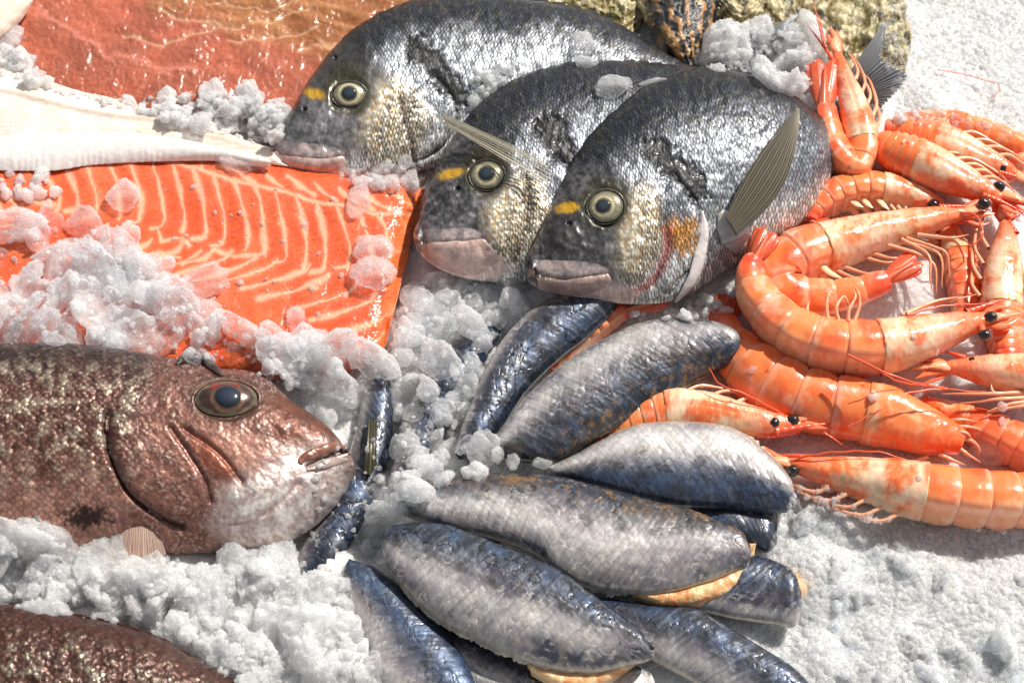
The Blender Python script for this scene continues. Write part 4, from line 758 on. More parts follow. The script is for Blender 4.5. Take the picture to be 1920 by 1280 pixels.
            c = mix(np.zeros(V.shape) + lin(238, 104, 66), RED_ * np.ones(3), np.clip(f[:, None] * 0.7 + 0.6 * nzz - 0.1, 0, 1)); c = mix(c, PALE * np.ones(3), 0.4 * np.exp(-(g / 0.2) ** 2)[None] * (1 - f[:, None]))
            o = mesh_obj('tail_blade', V, gridf(nn_, mm), M['shell'], root, None, c); s_ = o.modifiers.new('thickness', 'SOLIDIFY'); s_.thickness = 0.0008; s_.offset = 0
    return root
S7 = shrimp('large curled shrimp on top of the pile, red tail pointing up by the sea bream', [(1852, 598, 14, 132), (1795, 616, 34, 130), (1720, 640, 49, 130), (1640, 657, 55, 128), (1560, 654, 57, 126), (1500, 636, 54, 124), (1455, 606, 49, 124), (1420, 565, 43, 126), (1402, 528, 38, 130), (1406, 500, 29, 136), (1416, 486, 22, 140)], 0.36, -1, 101, fat=1.02,
    tail=(1444, 432, 42, 10), ros=(1890, 560), eyes=[(1858, 594), (1846, 628)], ant=[[(1590, 665, 190), (1680, 706, 185), (1770, 728, 150), (1850, 735, 130)], [(1700, 590, 170), (1780, 572, 160), (1880, 570, 140)]], nleg=0, swim=[],
    legs=[[(1552, 598, 165), (1550, 570, 175), (1556, 548, 178), (1566, 556, 176)], [(1572, 600, 165), (1568, 576, 176), (1582, 556, 178), (1592, 570, 176)], [(1590, 600, 165), (1592, 580, 176), (1604, 556, 180), (1598, 540, 182)], [(1602, 602, 165), (1612, 570, 176), (1608, 545, 182), (1596, 536, 184)], [(1512, 592, 150), (1514, 575, 155), (1518, 562, 152)], [(1690, 590, 150), (1740, 572, 150), (1790, 562, 146), (1830, 552, 140)], [(1700, 588, 160), (1750, 566, 158), (1800, 556, 150)]])
S6 = shrimp('large shrimp behind the top one, folded double with its legs spread out', [(1812, 398, 10, 104), (1745, 415, 27, 104), (1660, 436, 39, 102), (1575, 462, 48, 98), (1505, 486, 55, 94), (1466, 516, 55, 90), (1474, 548, 46, 88), (1530, 556, 36, 90), (1590, 548, 29, 96), (1640, 532, 24, 102), (1662, 524, 19, 104)], 0.44, -1, 102, tail=(1724, 486, 40, 4), ros=(1826, 388), eyes=[], nleg=0,
    legs=[[(1600, 476, 90), (1660, 492, 96), (1690, 484, 92)], [(1620, 470, 94), (1670, 484, 100), (1700, 480, 96)], [(1680, 452, 105), (1730, 462, 118), (1764, 482, 122), (1766, 540, 100)], [(1700, 446, 110), (1748, 462, 124), (1775, 476, 124), (1780, 520, 105)], [(1660, 458, 105), (1720, 476, 116), (1752, 498, 116), (1756, 550, 96)], [(1690, 448, 112), (1740, 478, 124), (1744, 520, 114), (1748, 548, 98)], [(1560, 492, 90), (1620, 512, 96), (1660, 516, 94)], [(1720, 440, 112), (1780, 446, 118), (1816, 440, 110)], [(1548, 498, 88), (1600, 520, 92), (1626, 522, 90)]],
    ant=[[(1800, 398, 115), (1830, 405, 125), (1842, 440, 125), (1820, 460, 118), (1780, 462, 110)]], swim=[0, 1])
S8 = shrimp('broad shrimp lying under the top one with its head broken off', [(1806, 828, 26, 60), (1745, 806, 48, 62), (1670, 778, 60, 64), (1600, 762, 60, 64), (1520, 745, 62, 64), (1440, 708, 62, 62), (1382, 655, 48, 58), (1358, 606, 32, 54), (1362, 590, 24, 52)], 0.34, 1, 103, fat=1.02, tail=(1372, 556, 44, 4), eyes=[], nleg=0, broken=True, carcol=lin(240, 140, 84), redder=0.12, swim=[],
    legs=[[(1780, 800, 76), (1815, 800, 78), (1838, 806, 70), (1846, 818, 60)], [(1770, 790, 80), (1800, 786, 84), (1832, 790, 76)], [(1795, 820, 74), (1822, 826, 76), (1836, 842, 66), (1832, 856, 54)], [(1795, 836, 70), (1815, 852, 66), (1838, 866, 56)], [(1760, 850, 60), (1790, 864, 58), (1812, 872, 50)], [(1790, 808, 84), (1812, 812, 86), (1822, 822, 80)], [(1740, 856, 50), (1700, 866, 48), (1660, 856, 46)]])
S9 = shrimp('shrimp whose two black eyes look out beside the pale sardine', [(1500, 797, 14, 76), (1452, 795, 25, 74), (1390, 784, 35, 70), (1320, 770, 41, 66), (1250, 768, 42, 60), (1180, 785, 36, 54), (1110, 810, 26, 48)], 0.62, 1, 104, ros=(1572, 792), eyes=[(1486, 788), (1451, 793)], ant=[[(1478, 782), (1400, 740, 120), (1350, 720, 130), (1330, 690, 128)], [(1540, 808, 80), (1572, 828, 70), (1580, 836, 60)]], nleg=4, pleo=False)
S10 = shrimp('long shrimp at the front of the heap with its body glossy in the sun', [(1472, 868, 12, 66), (1530, 882, 26, 64), (1620, 902, 45, 64), (1720, 925, 56, 66), (1810, 938, 56, 66), (1910, 943, 54, 64), (2000, 935, 46, 62), (2060, 920, 34, 60)], 0.43, 1, 105, fat=1.02, ros=(1460, 852), eyes=[(1486, 882)], nleg=5, swim=[], ant=[[(1475, 866), (1540, 850, 100), (1640, 846, 110), (1700, 862, 100)]])
S2 = shrimp('shrimp with a white banded shell, its two eyes at the lower tip of its head', [(1876, 374, 14, 108), (1845, 357, 24, 108), (1790, 330, 37, 108), (1730, 303, 42, 104), (1682, 284, 38, 98), (1652, 272, 26, 90), (1640, 280, 18, 80)], 0.62, 1, 106, ros=(1914, 396), eyes=[(1873, 350), (1845, 382)], nleg=5, swim=[])
S3 = shrimp('shrimp lying parallel behind the white banded one, one eye showing', [(1905, 330, 12, 84), (1870, 313, 26, 84), (1815, 287, 36, 84), (1755, 262, 36, 82), (1700, 248, 30, 78), (1660, 246, 22, 70)], 0.6, 1, 107, ros=(1922, 338), eyes=[(1879, 316)], nleg=4, swim=[])
S4 = shrimp('hindmost orange shrimp at the far edge of the heap, sprinkled with ice', [(1672, 236, 14, 56), (1720, 226, 22, 58), (1790, 232, 26, 60), (1860, 252, 26, 60), (1930, 280, 22, 58), (1990, 306, 16, 56)], 0.3, -1, 108, eyes=[], nleg=0, swim=[], broken=True, tail=(2050, 330, 40, 0))
S1 = shrimp('upright folded shrimp leaning on the sea bream tail, its head pointing away', [(1568, 96, 8, 116), (1582, 135, 17, 116), (1600, 185, 28, 112), (1614, 236, 33, 106), (1622, 284, 33, 100), (1608, 318, 32, 96), (1580, 306, 33, 98), (1556, 268, 30, 104), (1546, 226, 26, 110), (1544, 205, 23, 112)], 0.46, -1, 109, tail=(1547, 112, 58, 8), ros=(1514, 48), eyes=[], nleg=5, ant=[[(1545, 85, 130), (1534, 40, 140), (1526, 4, 146)], [(1548, 90, 130), (1540, 50, 138), (1536, 30, 140)]], swim=[0])
S5 = shrimp('curled shrimp next to the sea bream belly, bent round with its feet beneath', [(1766, 390, 14, 74), (1724, 374, 26, 76), (1662, 360, 34, 78), (1602, 360, 36, 78), (1552, 378, 33, 76), (1524, 404, 24, 74), (1520, 418, 18, 74)], 0.4, -1, 110, tail=(1548, 432, 34, -4), eyes=[(1750, 384)], nleg=5, swim=[0, 1, 2])
S11 = shrimp('shrimp with its pale head pointing away at the right of the heap', [(1884, 412, 10, 92), (1882, 445, 24, 92), (1876, 500, 38, 90), (1872, 560, 40, 86), (1876, 620, 38, 80), (1886, 680, 32, 72)], 0.6, 1, 111, ros=(1878, 392), eyes=[(1884, 442)], nleg=4, swim=[], ant=[[(1886, 420), (1915, 400, 110), (1935, 385, 110)]])
S12 = shrimp('shrimp pointing left with a single big eye above its pale pink legs', [(1775, 690, 12, 104), (1815, 692, 22, 104), (1860, 698, 32, 102), (1925, 706, 40, 98), (2000, 712, 42, 90), (2060, 712, 36, 80)], 0.65, 1, 112, ros=(1770, 659), eyes=[(1823, 680)], nleg=0, swim=[], legs=[[(1925, 735, 100), (1860, 738, 106), (1800, 738, 100), (1766, 738, 96)], [(1930, 745, 96), (1870, 748, 100), (1840, 752, 94), (1800, 756, 88)], [(1930, 752, 96), (1890, 758, 98), (1850, 772, 92)], [(1880, 742, 100), (1862, 734, 104), (1858, 720, 108)], [(1920, 760, 94), (1870, 768, 92), (1842, 780, 84)]],
    ant=[[(1775, 728, 100), (1700, 738, 110), (1640, 772, 118), (1590, 800, 116)], [(1770, 726, 100), (1690, 716, 130), (1640, 690, 180)]])
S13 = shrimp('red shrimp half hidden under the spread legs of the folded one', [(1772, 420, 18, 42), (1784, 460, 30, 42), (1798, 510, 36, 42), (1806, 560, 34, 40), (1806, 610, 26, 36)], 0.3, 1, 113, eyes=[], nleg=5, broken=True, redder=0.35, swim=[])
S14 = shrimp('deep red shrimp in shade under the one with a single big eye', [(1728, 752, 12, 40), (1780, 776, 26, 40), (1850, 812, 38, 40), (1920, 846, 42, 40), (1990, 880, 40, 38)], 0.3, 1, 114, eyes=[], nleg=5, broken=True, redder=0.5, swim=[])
S15 = shrimp('shrimp buried under the sardines with only its red tail fan showing', [(1030, 690, 20, 30), (1080, 645, 27, 36), (1125, 612, 26, 46), (1160, 588, 20, 58), (1175, 580, 16, 62)], 0.2, 1, 115, tail=(1254, 552, 36, 12), eyes=[], nleg=0, broken=True, redder=0.2, swim=[])
S16 = shrimp('shrimp at the right border of the heap, mostly cut off beside the banded head', [(1895, 298, 10, 60), (1925, 306, 22, 60), (1970, 318, 28, 58), (2020, 330, 26, 54)], 0.4, 1, 116, eyes=[], nleg=0, swim=[], broken=True)
S17 = shrimp('orange shrimp at the right border behind the pale upright head', [(1934, 490, 16, 50), (1936, 560, 28, 50), (1944, 630, 30, 48), (1955, 690, 26, 44)], 0.3, 1, 117, eyes=[], nleg=0, swim=[], broken=True)
pts = cra([(1758, 131, 10), (1800, 138, 12), (1850, 152, 14), (1874, 160, 14), (1862, 188, 10)], 60)
tag(tube_obj('shrimp_feeler', P(pts[:, 0], pts[:, 1], pts[:, 2] + 6), np.full(60, 1.0) * PX, M['limb'], None, 6, col=lin(206, 110, 84)), 'thin loose orange feeler lying alone on the smooth ice', 'feeler')
# ------------------------------------------------------------------ sardines
SG = 'headless dressed sardines fanned out on the ice'
def sardine(label, Up, Lo, hU, hL, th, seed, back='U', pale=0.5, blue=0.5, crack=0.7, bulge=(2.3, 0.5), flesh=None, flap=None, spots=0.4, brown=0.0, backw=0.35, shift=0.0, tdark=0.0, nt=520, ns=270):
    """back = the traced edge that carries the dark back; pale / blue / brown = how the skin looks"""
    mx_ = max(th); th = [mx_ * 0.60 * (v / mx_) ** 0.5 for v in th]; th[-1] = 1.0 if th[-1] < 18 else th[-1]; th[0] = 1.0 if th[0] < 18 else th[0]
    B = loft(Up, Lo, hU, hL, th, nt, ns, prof=bulge, prof_b=(2.0, 0.5)); x, y = proj(B['V']); s = B['s'] * (1 if back == 'U' else -1); t = B['t']
    X, Y = B['uv'][..., 0] / PX, B['uv'][..., 1] / PX
    nz = n2(X * 0.45, Y, 62, seed); nf = n2(X, Y, 9, seed + 1, 4); nb = n2(X, Y, 30, seed + 2); sgn = 1 if back == 'U' else -1
    st = n2((X - sgn * 0.7 * Y) * 1.0, Y * 0.22, 8, seed + 3, 4); bl_ = n2(X * 0.8, Y, 26, seed + 4)
    bk = sm(backw - 0.30, backw + 0.42, s + nz * 0.18 + st * 0.06 + bl_ * 0.13)
    base = mix(np.zeros(x.shape + (3,)) + lin(66, 66, 78), lin(206, 202, 200) * np.ones(3), np.clip(pale - 0.26 + 0.55 * np.exp(-((s - backw + 0.5) / 0.32) ** 2) + nz * 0.40 + bl_ * 0.18 + st * 0.12, 0, 1))
    base = mix(base, lin(58, 64, 80) * np.ones(3), np.clip(tdark * sm(0.55, 0.95, t + nz * 0.15 + bl_ * 0.1), 0, 0.9))
    base = mix(base, lin(166, 152, 130) * np.ones(3), 0.22 * sm(0.1, 0.5, bl_ + pale * 0.3)); base = mix(base, lin(120, 106, 118) * np.ones(3), 0.35 * sm(0.0, 0.6, n2(X * 0.4, Y, 50, seed + 7)))
    dk = mix(np.zeros(x.shape + (3,)) + lin(38, 43, 52), lin(56, 76, 106) * np.ones(3), np.clip(blue * 0.9 + nb * 0.9 - 0.1, 0, 1)); dk = mix(dk, lin(84, 70, 58) * np.ones(3), brown * sm(-0.1, 0.4, nz + nf * .3))
    dk = mix(dk, lin(96, 104, 118) * np.ones(3), 0.5 * sm(0.1, 0.5, st + bl_ * 0.5))
    c = mix(base, dk, bk * 0.95); c = mix(c, lin(28, 30, 38) * np.ones(3), 0.6 * sm(0.25, 0.55, bl_ + nf * 0.35) * sm(-0.2, 0.5, s - backw + 0.4))
    sps = sm(1.15, 0.6, np.hypot((s - 0.12 - 0.06 * nz) / 0.13, (((X / 62) % 1) - 0.5) / 0.2) + nf * 0.5); c = mix(c, lin(34, 36, 46) * np.ones(3), spots * 0.8 * sps)
    # thin dark creases at the scale pockets
    cd2, ci2 = cell2(np.stack([X / 30 + 0.35 * nb + 0.2 * nf, Y / 22 + 0.5 * nz + 0.2 * nf], -1), seed + 9); rim = np.exp(-((cd2 - 0.5) / 0.085) ** 2) * (ci2 > 0.4) * crack
    rim = rim * sm(-0.3, 0.05, nf * 0.6 + nb * 0.8 + bk * 0.15) * np.clip(0.2 + 0.9 * np.maximum(bk, tdark * sm(0.6, 0.95, t)), 0, 1); c = mix(c, lin(12, 12, 14) * np.ones(3), 0.95 * rim)
    cd, ci = cell2(np.stack([X / 19 + 0.4 * nb, Y / 13 + 0.4 * nz], -1), seed)
    pr = np.exp(-((cd - 0.48) / 0.09) ** 2) * sm(0.0, 0.4, nb + st * 0.4) * (1 - bk); c = mix(c, lin(210, 206, 200) * np.ones(3), 0.5 * pr)
    if brown: c = mix(c, lin(140, 100, 52) * np.ones(3), brown * sm(0.25, 0.55, nf + nb * 0.7) * sm(0.3, 0.8, s))
    c = mix(c, lin(206, 196, 178) * np.ones(3), 0.6 * sm(-0.88, -0.98, s + nf * 0.05)); c = c * (1 + 0.12 * nf + 0.10 * st)[..., None]
    mk = np.zeros(c.shape); mk[..., 0] = 0.2 + 0.1 * bk; mk[..., 1] = 0.55 + 0.2 * nb; mk[..., 2] = 0.5 + 0.06 * nb
    d = 1.6 * nz + 0.4 * bl_ + 0.15 * nf - 0.7 * rim + 0.2 * st
    root = thing('sardine', label, 'fish', tuple(B['V'].reshape(-1, 3).mean(0) * [1, 1, 0]), SG)
    bo = body('body', B, M['sardine'], root, np.clip(c, 0.006, 0.85), mk, d)
    if flap is not None:      # thin ragged belly edge
        a = cra(flap[0], 200); dd_ = np.gradient(a, axis=0); dd_ /= np.linalg.norm(dd_, axis=1)[:, None]; nr_ = np.stack([dd_[:, 1], -dd_[:, 0]], 1); qq = np.arange(200.0)
        wv = flap[1] * (0.75 + 0.5 * n2(qq * 6, 0 * qq, 40, seed) + 0.35 * n2(qq * 6, 0 * qq, 12, seed + 1)) * np.sin(np.linspace(0.15, 3.0, 200)) ** 0.5; f = np.linspace(-0.8, 1, 14)
        xy = a[:, None] - nr_[:, None] * np.where(f > 0, f * wv[:, None], f * abs(flap[1]) * np.sign(wv)[:, None])[..., None]; hz = flap[2] - 9 * np.clip(f, 0, 1)[None] + 7 * np.clip(-f, 0, 1)[None] + 3.0 * n2(xy[..., 0], xy[..., 1], 16, seed + 3)
        V = P(xy[..., 0], xy[..., 1], hz); cc = mix(np.zeros(V.shape) + lin(150, 146, 142), lin(214, 200, 176) * np.ones(3), np.clip(0.3 + 0.5 * f[None] + 0.6 * n2(xy[..., 0], xy[..., 1], 14, seed + 6), 0, 1))
        o = mesh_obj('belly_edge', V, gridf(200, 14), M['peach'], root, None, cc); sm_ = o.modifiers.new('thickness', 'SOLIDIFY'); sm_.thickness = 0.0012; sm_.offset = -1
    if flesh is not None:
        a = cra(flesh[0], 120); b = cra(flesh[1], 120); f = np.linspace(0, 1, 24); xy = a[:, None] * (1 - f)[None, :, None] + b[:, None] * f[None, :, None]
        hh = flesh[2] + 10 * np.sin(np.clip(f * 1.25, 0, 1) * math.pi)[None] - 16 * sm(0.75, 1, f)[None]; hh = hh + 1.6 * n2(xy[..., 0], xy[..., 1], 18, seed)
        V = P(xy[..., 0], xy[..., 1], hh); cc = mix(np.zeros(V.shape) + lin(238, 206, 156), lin(214, 142, 82) * np.ones(3), np.clip(0.5 + n2(xy[..., 0], xy[..., 1], 30, seed + 5) - 0.4 * (f[None] > 0.85), 0, 1))
        o = mesh_obj('flesh', V, gridf(120, 24), M['peach'], root, None, np.clip(cc, 0, 0.9)); sm_ = o.modifiers.new('thickness', 'SOLIDIFY'); sm_.thickness = 0.003; sm_.offset = -1
    return root, bo
sardine('middle pale sardine with a peach flesh edge showing along its lower end', [(734, 940), (762, 922), (800, 908), (865, 896), (945, 889), (1038, 894), (1109, 909), (1203, 936), (1296, 957), (1357, 980), (1388, 998), (1407, 1022)],
    [(736, 952), (762, 968), (827, 988), (921, 1010), (996, 1038), (1048, 1076), (1110, 1104), (1220, 1114), (1322, 1092), (1374, 1072), (1403, 1058), (1409, 1034)], 92, 84, [3, 18, 34, 46, 52, 56, 58, 58, 56, 48, 34, 6], 201, flap=([(940, 1018), (1000, 1042), (1050, 1077), (1110, 1103), (1200, 1112), (1300, 1098)], 9, 84), pale=0.55, blue=0.3, brown=0.8, crack=1.0, backw=0.35, spots=0.5, tdark=0.5,
    flesh=([(1180, 1095), (1240, 1098), (1310, 1082), (1370, 1056), (1396, 1028)], [(1186, 1122), (1250, 1140), (1328, 1134), (1398, 1100), (1418, 1018)], 74))
sardine('front pale sardine lying across the blue one, its open belly edge downward', [(717, 1004), (734, 986), (804, 980), (851, 988), (898, 1005), (968, 1033), (1038, 1061), (1109, 1112), (1156, 1149), (1204, 1184), (1226, 1212)],
    [(716, 1030), (730, 1072), (781, 1128), (827, 1165), (884, 1194), (950, 1225), (1030, 1253), (1110, 1261), (1180, 1247), (1219, 1237), (1228, 1221)], 100, 88, [6, 30, 46, 54, 58, 60, 60, 58, 50, 36, 6], 202, flap=([(730, 1072), (781, 1128), (827, 1165), (884, 1194), (950, 1225), (1030, 1252), (1110, 1260), (1180, 1246)], 9, 88), pale=0.5, blue=0.45, crack=1.0, backw=0.2, spots=0.6, tdark=0.8,
    flesh=([(990, 1235), (1060, 1250), (1130, 1246), (1190, 1228)], [(996, 1266), (1060, 1298), (1128, 1290), (1196, 1244)], 74))
sardine('light blue silver sardine beside the shrimps, third from the salmon', [(1028, 876), (1080, 850), (1130, 824), (1200, 796), (1270, 791), (1340, 795), (1390, 812), (1440, 850), (1475, 884), (1489, 914)],
    [(1030, 890), (1080, 906), (1130, 918), (1200, 936), (1270, 950), (1340, 954), (1390, 957), (1440, 962), (1481, 957), (1491, 930)], 84, 66, [4, 26, 42, 54, 58, 60, 58, 50, 34, 6], 203, flap=([(1130, 825), (1200, 796), (1270, 791), (1340, 795), (1390, 812), (1440, 850), (1470, 884)], -8, 84), back='L', pale=0.75, blue=0.85, crack=0.35, backw=0.1, spots=0.15)
sardine('dark olive grey sardine between the narrow dark one and the light blue one', [(918, 838), (940, 802), (985, 746), (1030, 702), (1080, 666), (1140, 631), (1200, 606), (1260, 598), (1330, 602), (1374, 616), (1391, 636)],
    [(922, 852), (975, 866), (1030, 864), (1090, 838), (1150, 806), (1200, 776), (1250, 750), (1300, 718), (1344, 698), (1385, 674), (1393, 650)], 100, 78, [4, 26, 42, 52, 56, 58, 58, 54, 46, 32, 8], 204, back='L', pale=0.3, blue=0.12, crack=0.55, backw=-0.05, brown=0.6, spots=0.2)
sardine('narrow dark blue sardine with creased skin reaching up to the sea bream chin', [(852, 850), (866, 800), (885, 752), (906, 702), (930, 656), (962, 614), (1002, 576), (1050, 551), (1100, 540), (1140, 542), (1166, 560)],
    [(862, 862), (900, 850), (930, 815), (958, 776), (986, 736), (1020, 700), (1060, 664), (1100, 634), (1136, 604), (1156, 584), (1167, 566)], 78, 66, [4, 30, 42, 48, 50, 50, 50, 48, 42, 30, 8], 205, back='L', pale=0.2, blue=0.45, crack=1.0, backw=-0.5, spots=0.0)
sardine('bright blue sardine at the front edge, half covered with ice on its left', [(655, 1046), (668, 1052), (712, 1070), (767, 1117), (800, 1150), (837, 1187), (866, 1226), (893, 1280), (930, 1360)],
    [(640, 1070), (645, 1120), (670, 1180), (690, 1230), (700, 1270), (720, 1310), (745, 1340), (790, 1370), (880, 1390)], 58, 48, [4, 34, 44, 48, 50, 50, 48, 44, 20], 206, pale=0.5, blue=1.0, crack=0.5, backw=-0.05, spots=0.3)
sardine('dark wet cut sardine end poking out below the middle pale one', [(1220, 1092), (1300, 1060), (1370, 1044), (1420, 1042), (1456, 1053), (1488, 1072), (1502, 1108)], [(1220, 1128), (1290, 1142), (1350, 1154), (1400, 1163), (1450, 1170), (1488, 1174), (1503, 1142)], 58, 42, [30, 42, 46, 46, 44, 38, 10], 207, back='U', pale=0.2, blue=0.35, crack=0.3, backw=-0.35, spots=0.0,
    flesh=([(1478, 1066), (1490, 1090), (1486, 1120)], [(1502, 1080), (1514, 1106), (1496, 1134)], 50))
sardine('blue grey sardine at the front beneath the two pale ones', [(1120, 1118), (1160, 1124), (1226, 1136), (1306, 1142), (1367, 1176), (1437, 1219), (1484, 1248), (1520, 1284), (1560, 1340)], [(1110, 1150), (1150, 1190), (1215, 1232), (1270, 1262), (1320, 1290), (1380, 1320), (1430, 1345), (1480, 1370), (1530, 1380)], 58, 44, [20, 40, 46, 48, 48, 46, 42, 36, 20], 208, pale=0.35, blue=0.6, crack=0.6, backw=-0.1, spots=0.3)
sardine('dark sardine end in shade under the light blue silver one', [(1300, 940), (1350, 938), (1400, 942), (1440, 950), (1458, 962)], [(1300, 1000), (1350, 1010), (1400, 1022), (1436, 1036), (1456, 1020)], 44, 40, [20, 30, 34, 30, 8], 209, back='L', pale=0.2, blue=0.2, crack=0.4, backw=-0.3, spots=0.0)
D10, D10b = sardine('long dark sardine in the gap beside the snapper mouth, with a greenish fin', [(722, 668), (700, 690), (684, 730), (670, 790), (654, 850), (628, 920), (590, 985), (562, 1034), (545, 1090)], [(732, 672), (734, 720), (738, 770), (734, 830), (718, 890), (694, 950), (664, 1010), (630, 1066), (580, 1110)], 26, 22, [6, 30, 38, 42, 42, 42, 40, 34, 12], 210, back='L', pale=0.25, blue=0.55, crack=1.0, backw=-0.4, spots=0.0)
fin_sheet('ventral_fin', [(692, 786), (698, 788), (706, 792)], [(684, 886), (694, 890), (704, 872)], 62, 58, 3, D10, lin(84, 82, 56), lin(50, 48, 30), clear=0.1, n=30, amp=2, thick=0.001)
sardine('sardine almost hidden under clear ice between the salmon and its neighbours', [(868, 600), (836, 640), (800, 690), (768, 750), (744, 820), (728, 890), (720, 930)], [(950, 606), (920, 660), (890, 712), (858, 770), (824, 830), (786, 890), (750, 938)], 46, 44, [10, 36, 42, 44, 42, 34, 10], 211, back='L', pale=0.3, blue=0.7, crack=0.7, backw=-0.2, spots=0.0)
sardine('pale sardine piece sticking out below the front one at the frame edge', [(1090, 1268), (1140, 1258), (1190, 1248), (1222, 1262)], [(1080, 1310), (1140, 1330), (1200, 1330), (1236, 1300)], 40, 34, [10, 26, 26, 10], 212, pale=0.9, blue=0.3, crack=0.2, backw=0.8)
sardine('shaded sardine lying in the gap under the front pale one', [(800, 1150), (850, 1180), (900, 1196), (960, 1220), (1010, 1250), (1050, 1300)], [(850, 1260), (880, 1300), (920, 1330), (960, 1350), (1000, 1370), (1040, 1380)], 34, 28, [10, 26, 28, 28, 24, 10], 213, pale=0.4, blue=0.2, crack=0.2, backw=0.6)
# ------------------------------------------------------------------ oysters
def oyster(label, Up, Lo, h, th, seed, dark, nt=260, ns=180, ridge=9.0, freq=15.0):
    B = loft(Up, Lo, h, h - 14, th, nt, ns, prof=(2.2, 0.5)); x, y = proj(B['V'])
    cx, cy = np.mean(np.array(Up)[:, 0]), np.mean(np.array(Lo)[:, 1]); w = n2(x, y, 60, seed); nf = n2(x, y, 9, seed + 1, 4); nb = n2(x, y, 26, seed + 2)
    rr = np.hypot(B['s'], 2 * B['t'] - 1) * 70 if not dark else (B['s'] * 60 + w * 10)
    lay = np.sin((rr + w * 9 + nb * 3) / freq * 2 * math.pi); lay2 = np.abs(lay) ** 0.6 * np.sign(lay)
    if dark: c = mix(np.zeros(x.shape + (3,)) + lin(52, 52, 54), lin(168, 122, 72) * np.ones(3), sm(0.0, 0.7, lay2 * 0.45 + nb * 1.2 + nf * 0.4)); c = mix(c, lin(24, 24, 26) * np.ones(3), sm(-0.3, -0.8, lay2 + nf * 0.4)); c = mix(c, lin(206, 180, 140) * np.ones(3), sm(0.5, 0.9, nb + nf * 0.6))
    else: c = mix(np.zeros(x.shape + (3,)) + lin(120, 104, 58), lin(206, 192, 150) * np.ones(3), sm(-0.5, 0.8, lay2 * 0.22 + nb * 1.2 + nf * 0.5)); c = mix(c, lin(58, 54, 48) * np.ones(3), 0.85 * sm(0.2, 0.5, n2(x, y, 34, seed + 5) + nf * 0.3)); c = mix(c, lin(96, 96, 36) * np.ones(3), 0.6 * sm(0.2, 0.6, n2(x, y, 44, seed + 6)))
    c = c * (1 + 0.25 * nf)[..., None]; d = ridge * 0.16 * lay2 + ridge * nb * 0.8 + ridge * 0.2 * nf + ridge * 1.2 * w
    V = B['V']; N = normals(V); N = N if N[nt // 2, ns // 3] @ np.array([0, 0, 1]) > 0 else -N; V = V + N * (np.where(B['top'], d, 0) * PX)[..., None]; n, m = V.shape[:2]
    o = mesh_obj('oyster', V, gridf(n, m, True), M['oyster'], None, B['uv'], np.clip(c, 0.01, 0.9)); tag(o, label, 'oyster', 'oysters behind the sea breams'); return o
oyster('big olive and cream oyster behind the upright shrimp and grey tail fins', [(1404, 20), (1440, -30), (1500, -70), (1580, -80), (1650, -60), (1690, 0), (1708, 70)], [(1410, 40), (1440, 80), (1500, 130), (1580, 178), (1640, 184), (1686, 146), (1706, 96)], 42, [8, 30, 36, 38, 36, 26, 8], 301, False)
oyster('dark layered oyster standing on edge with brown and black bands', [(1294, 130), (1246, 96), (1222, 50), (1215, 0), (1220, -50), (1240, -90)], [(1300, 122), (1322, 80), (1340, 40), (1352, 0), (1362, -50), (1350, -90)], 84, [6, 36, 46, 50, 50, 30], 302, True, ridge=4, freq=24)
oyster('ribbed olive oyster just behind the back of the rear sea bream', [(1000, 10), (1040, -50), (1100, -70), (1160, -60), (1196, -10), (1202, 30)], [(1006, 30), (1050, 50), (1100, 70), (1150, 82), (1180, 74), (1200, 50)], 50, [6, 26, 32, 32, 24, 6], 303, False)
oyster('small crusty oyster wedged behind the dark layered one', [(1336, -30), (1370, -60), (1410, -60), (1436, -20)], [(1340, 20), (1372, 46), (1408, 46), (1436, 10)], 70, [10, 24, 24, 8], 304, False, ridge=8, freq=10, nt=140, ns=100)
oyster('pale smooth oyster tip between the ribbed and the dark layered one', [(1182, -60), (1200, -80), (1226, -70), (1240, -40)], [(1186, 0), (1206, 32), (1222, 50), (1236, 10)], 78, [8, 20, 18, 6], 305, False, ridge=3, freq=30, nt=140, ns=100)
# ------------------------------------------------------------------ the bed of ice
def axis(lo, hi, d, far):
    a = np.arange(lo, hi, d); k = np.cumsum(d * 1.12 ** np.arange(1, 60)); k = k[k < far]
    return np.r_[lo - k[::-1], a, hi - 1e-9 + k]
xs = axis(-0.335, 0.335, 0.00075, 0.5); ys = axis(-0.25, 0.30, 0.00075, 0.45)
Xg, Yg = np.meshgrid(xs, ys, indexing='ij'); px0, py0 = proj(np.stack([Xg, Yg, 0 * Xg], -1))
MOUNDS = [(120, 560, 150, 44), (330, 600, 140, 40), (540, 690, 90, 34), (800, 600, 45, 50), (960, 560, 50, 34), (120, 1080, 110, 66), (330, 1120, 110, 66), (520, 1135, 95, 64), (620, 1230, 120, 92), (520, 1270, 100, 80),
    (1570, 985, 62, 44), (1520, 1075, 80, 46), (1700, 1075, 110, 22), (1660, 1200, 90, 20), (1850, 1150, 110, 22), (1560, 1230, 60, 18), (1420, 100, 75, 66), (1470, 150, 45, 74), (1370, 60, 50, 40), (330, 225, 110, 54), (480, 220, 60, 64), (90, 150, 60, 60), (20, 100, 40, 60), (720, 330, 70, 46), (1740, 200, 60, 20), (1280, 590, 60, 30), (980, 540, 40, 40), (620, 1090, 60, 62)]
zb = np.zeros_like(Xg)
for mx, my, mr, mh in MOUNDS: zb = np.maximum(zb, mh * PX * np.exp(-((px0 - mx) ** 2 + ((py0 - my) / 0.85) ** 2) / (mr * 1.15) ** 2))
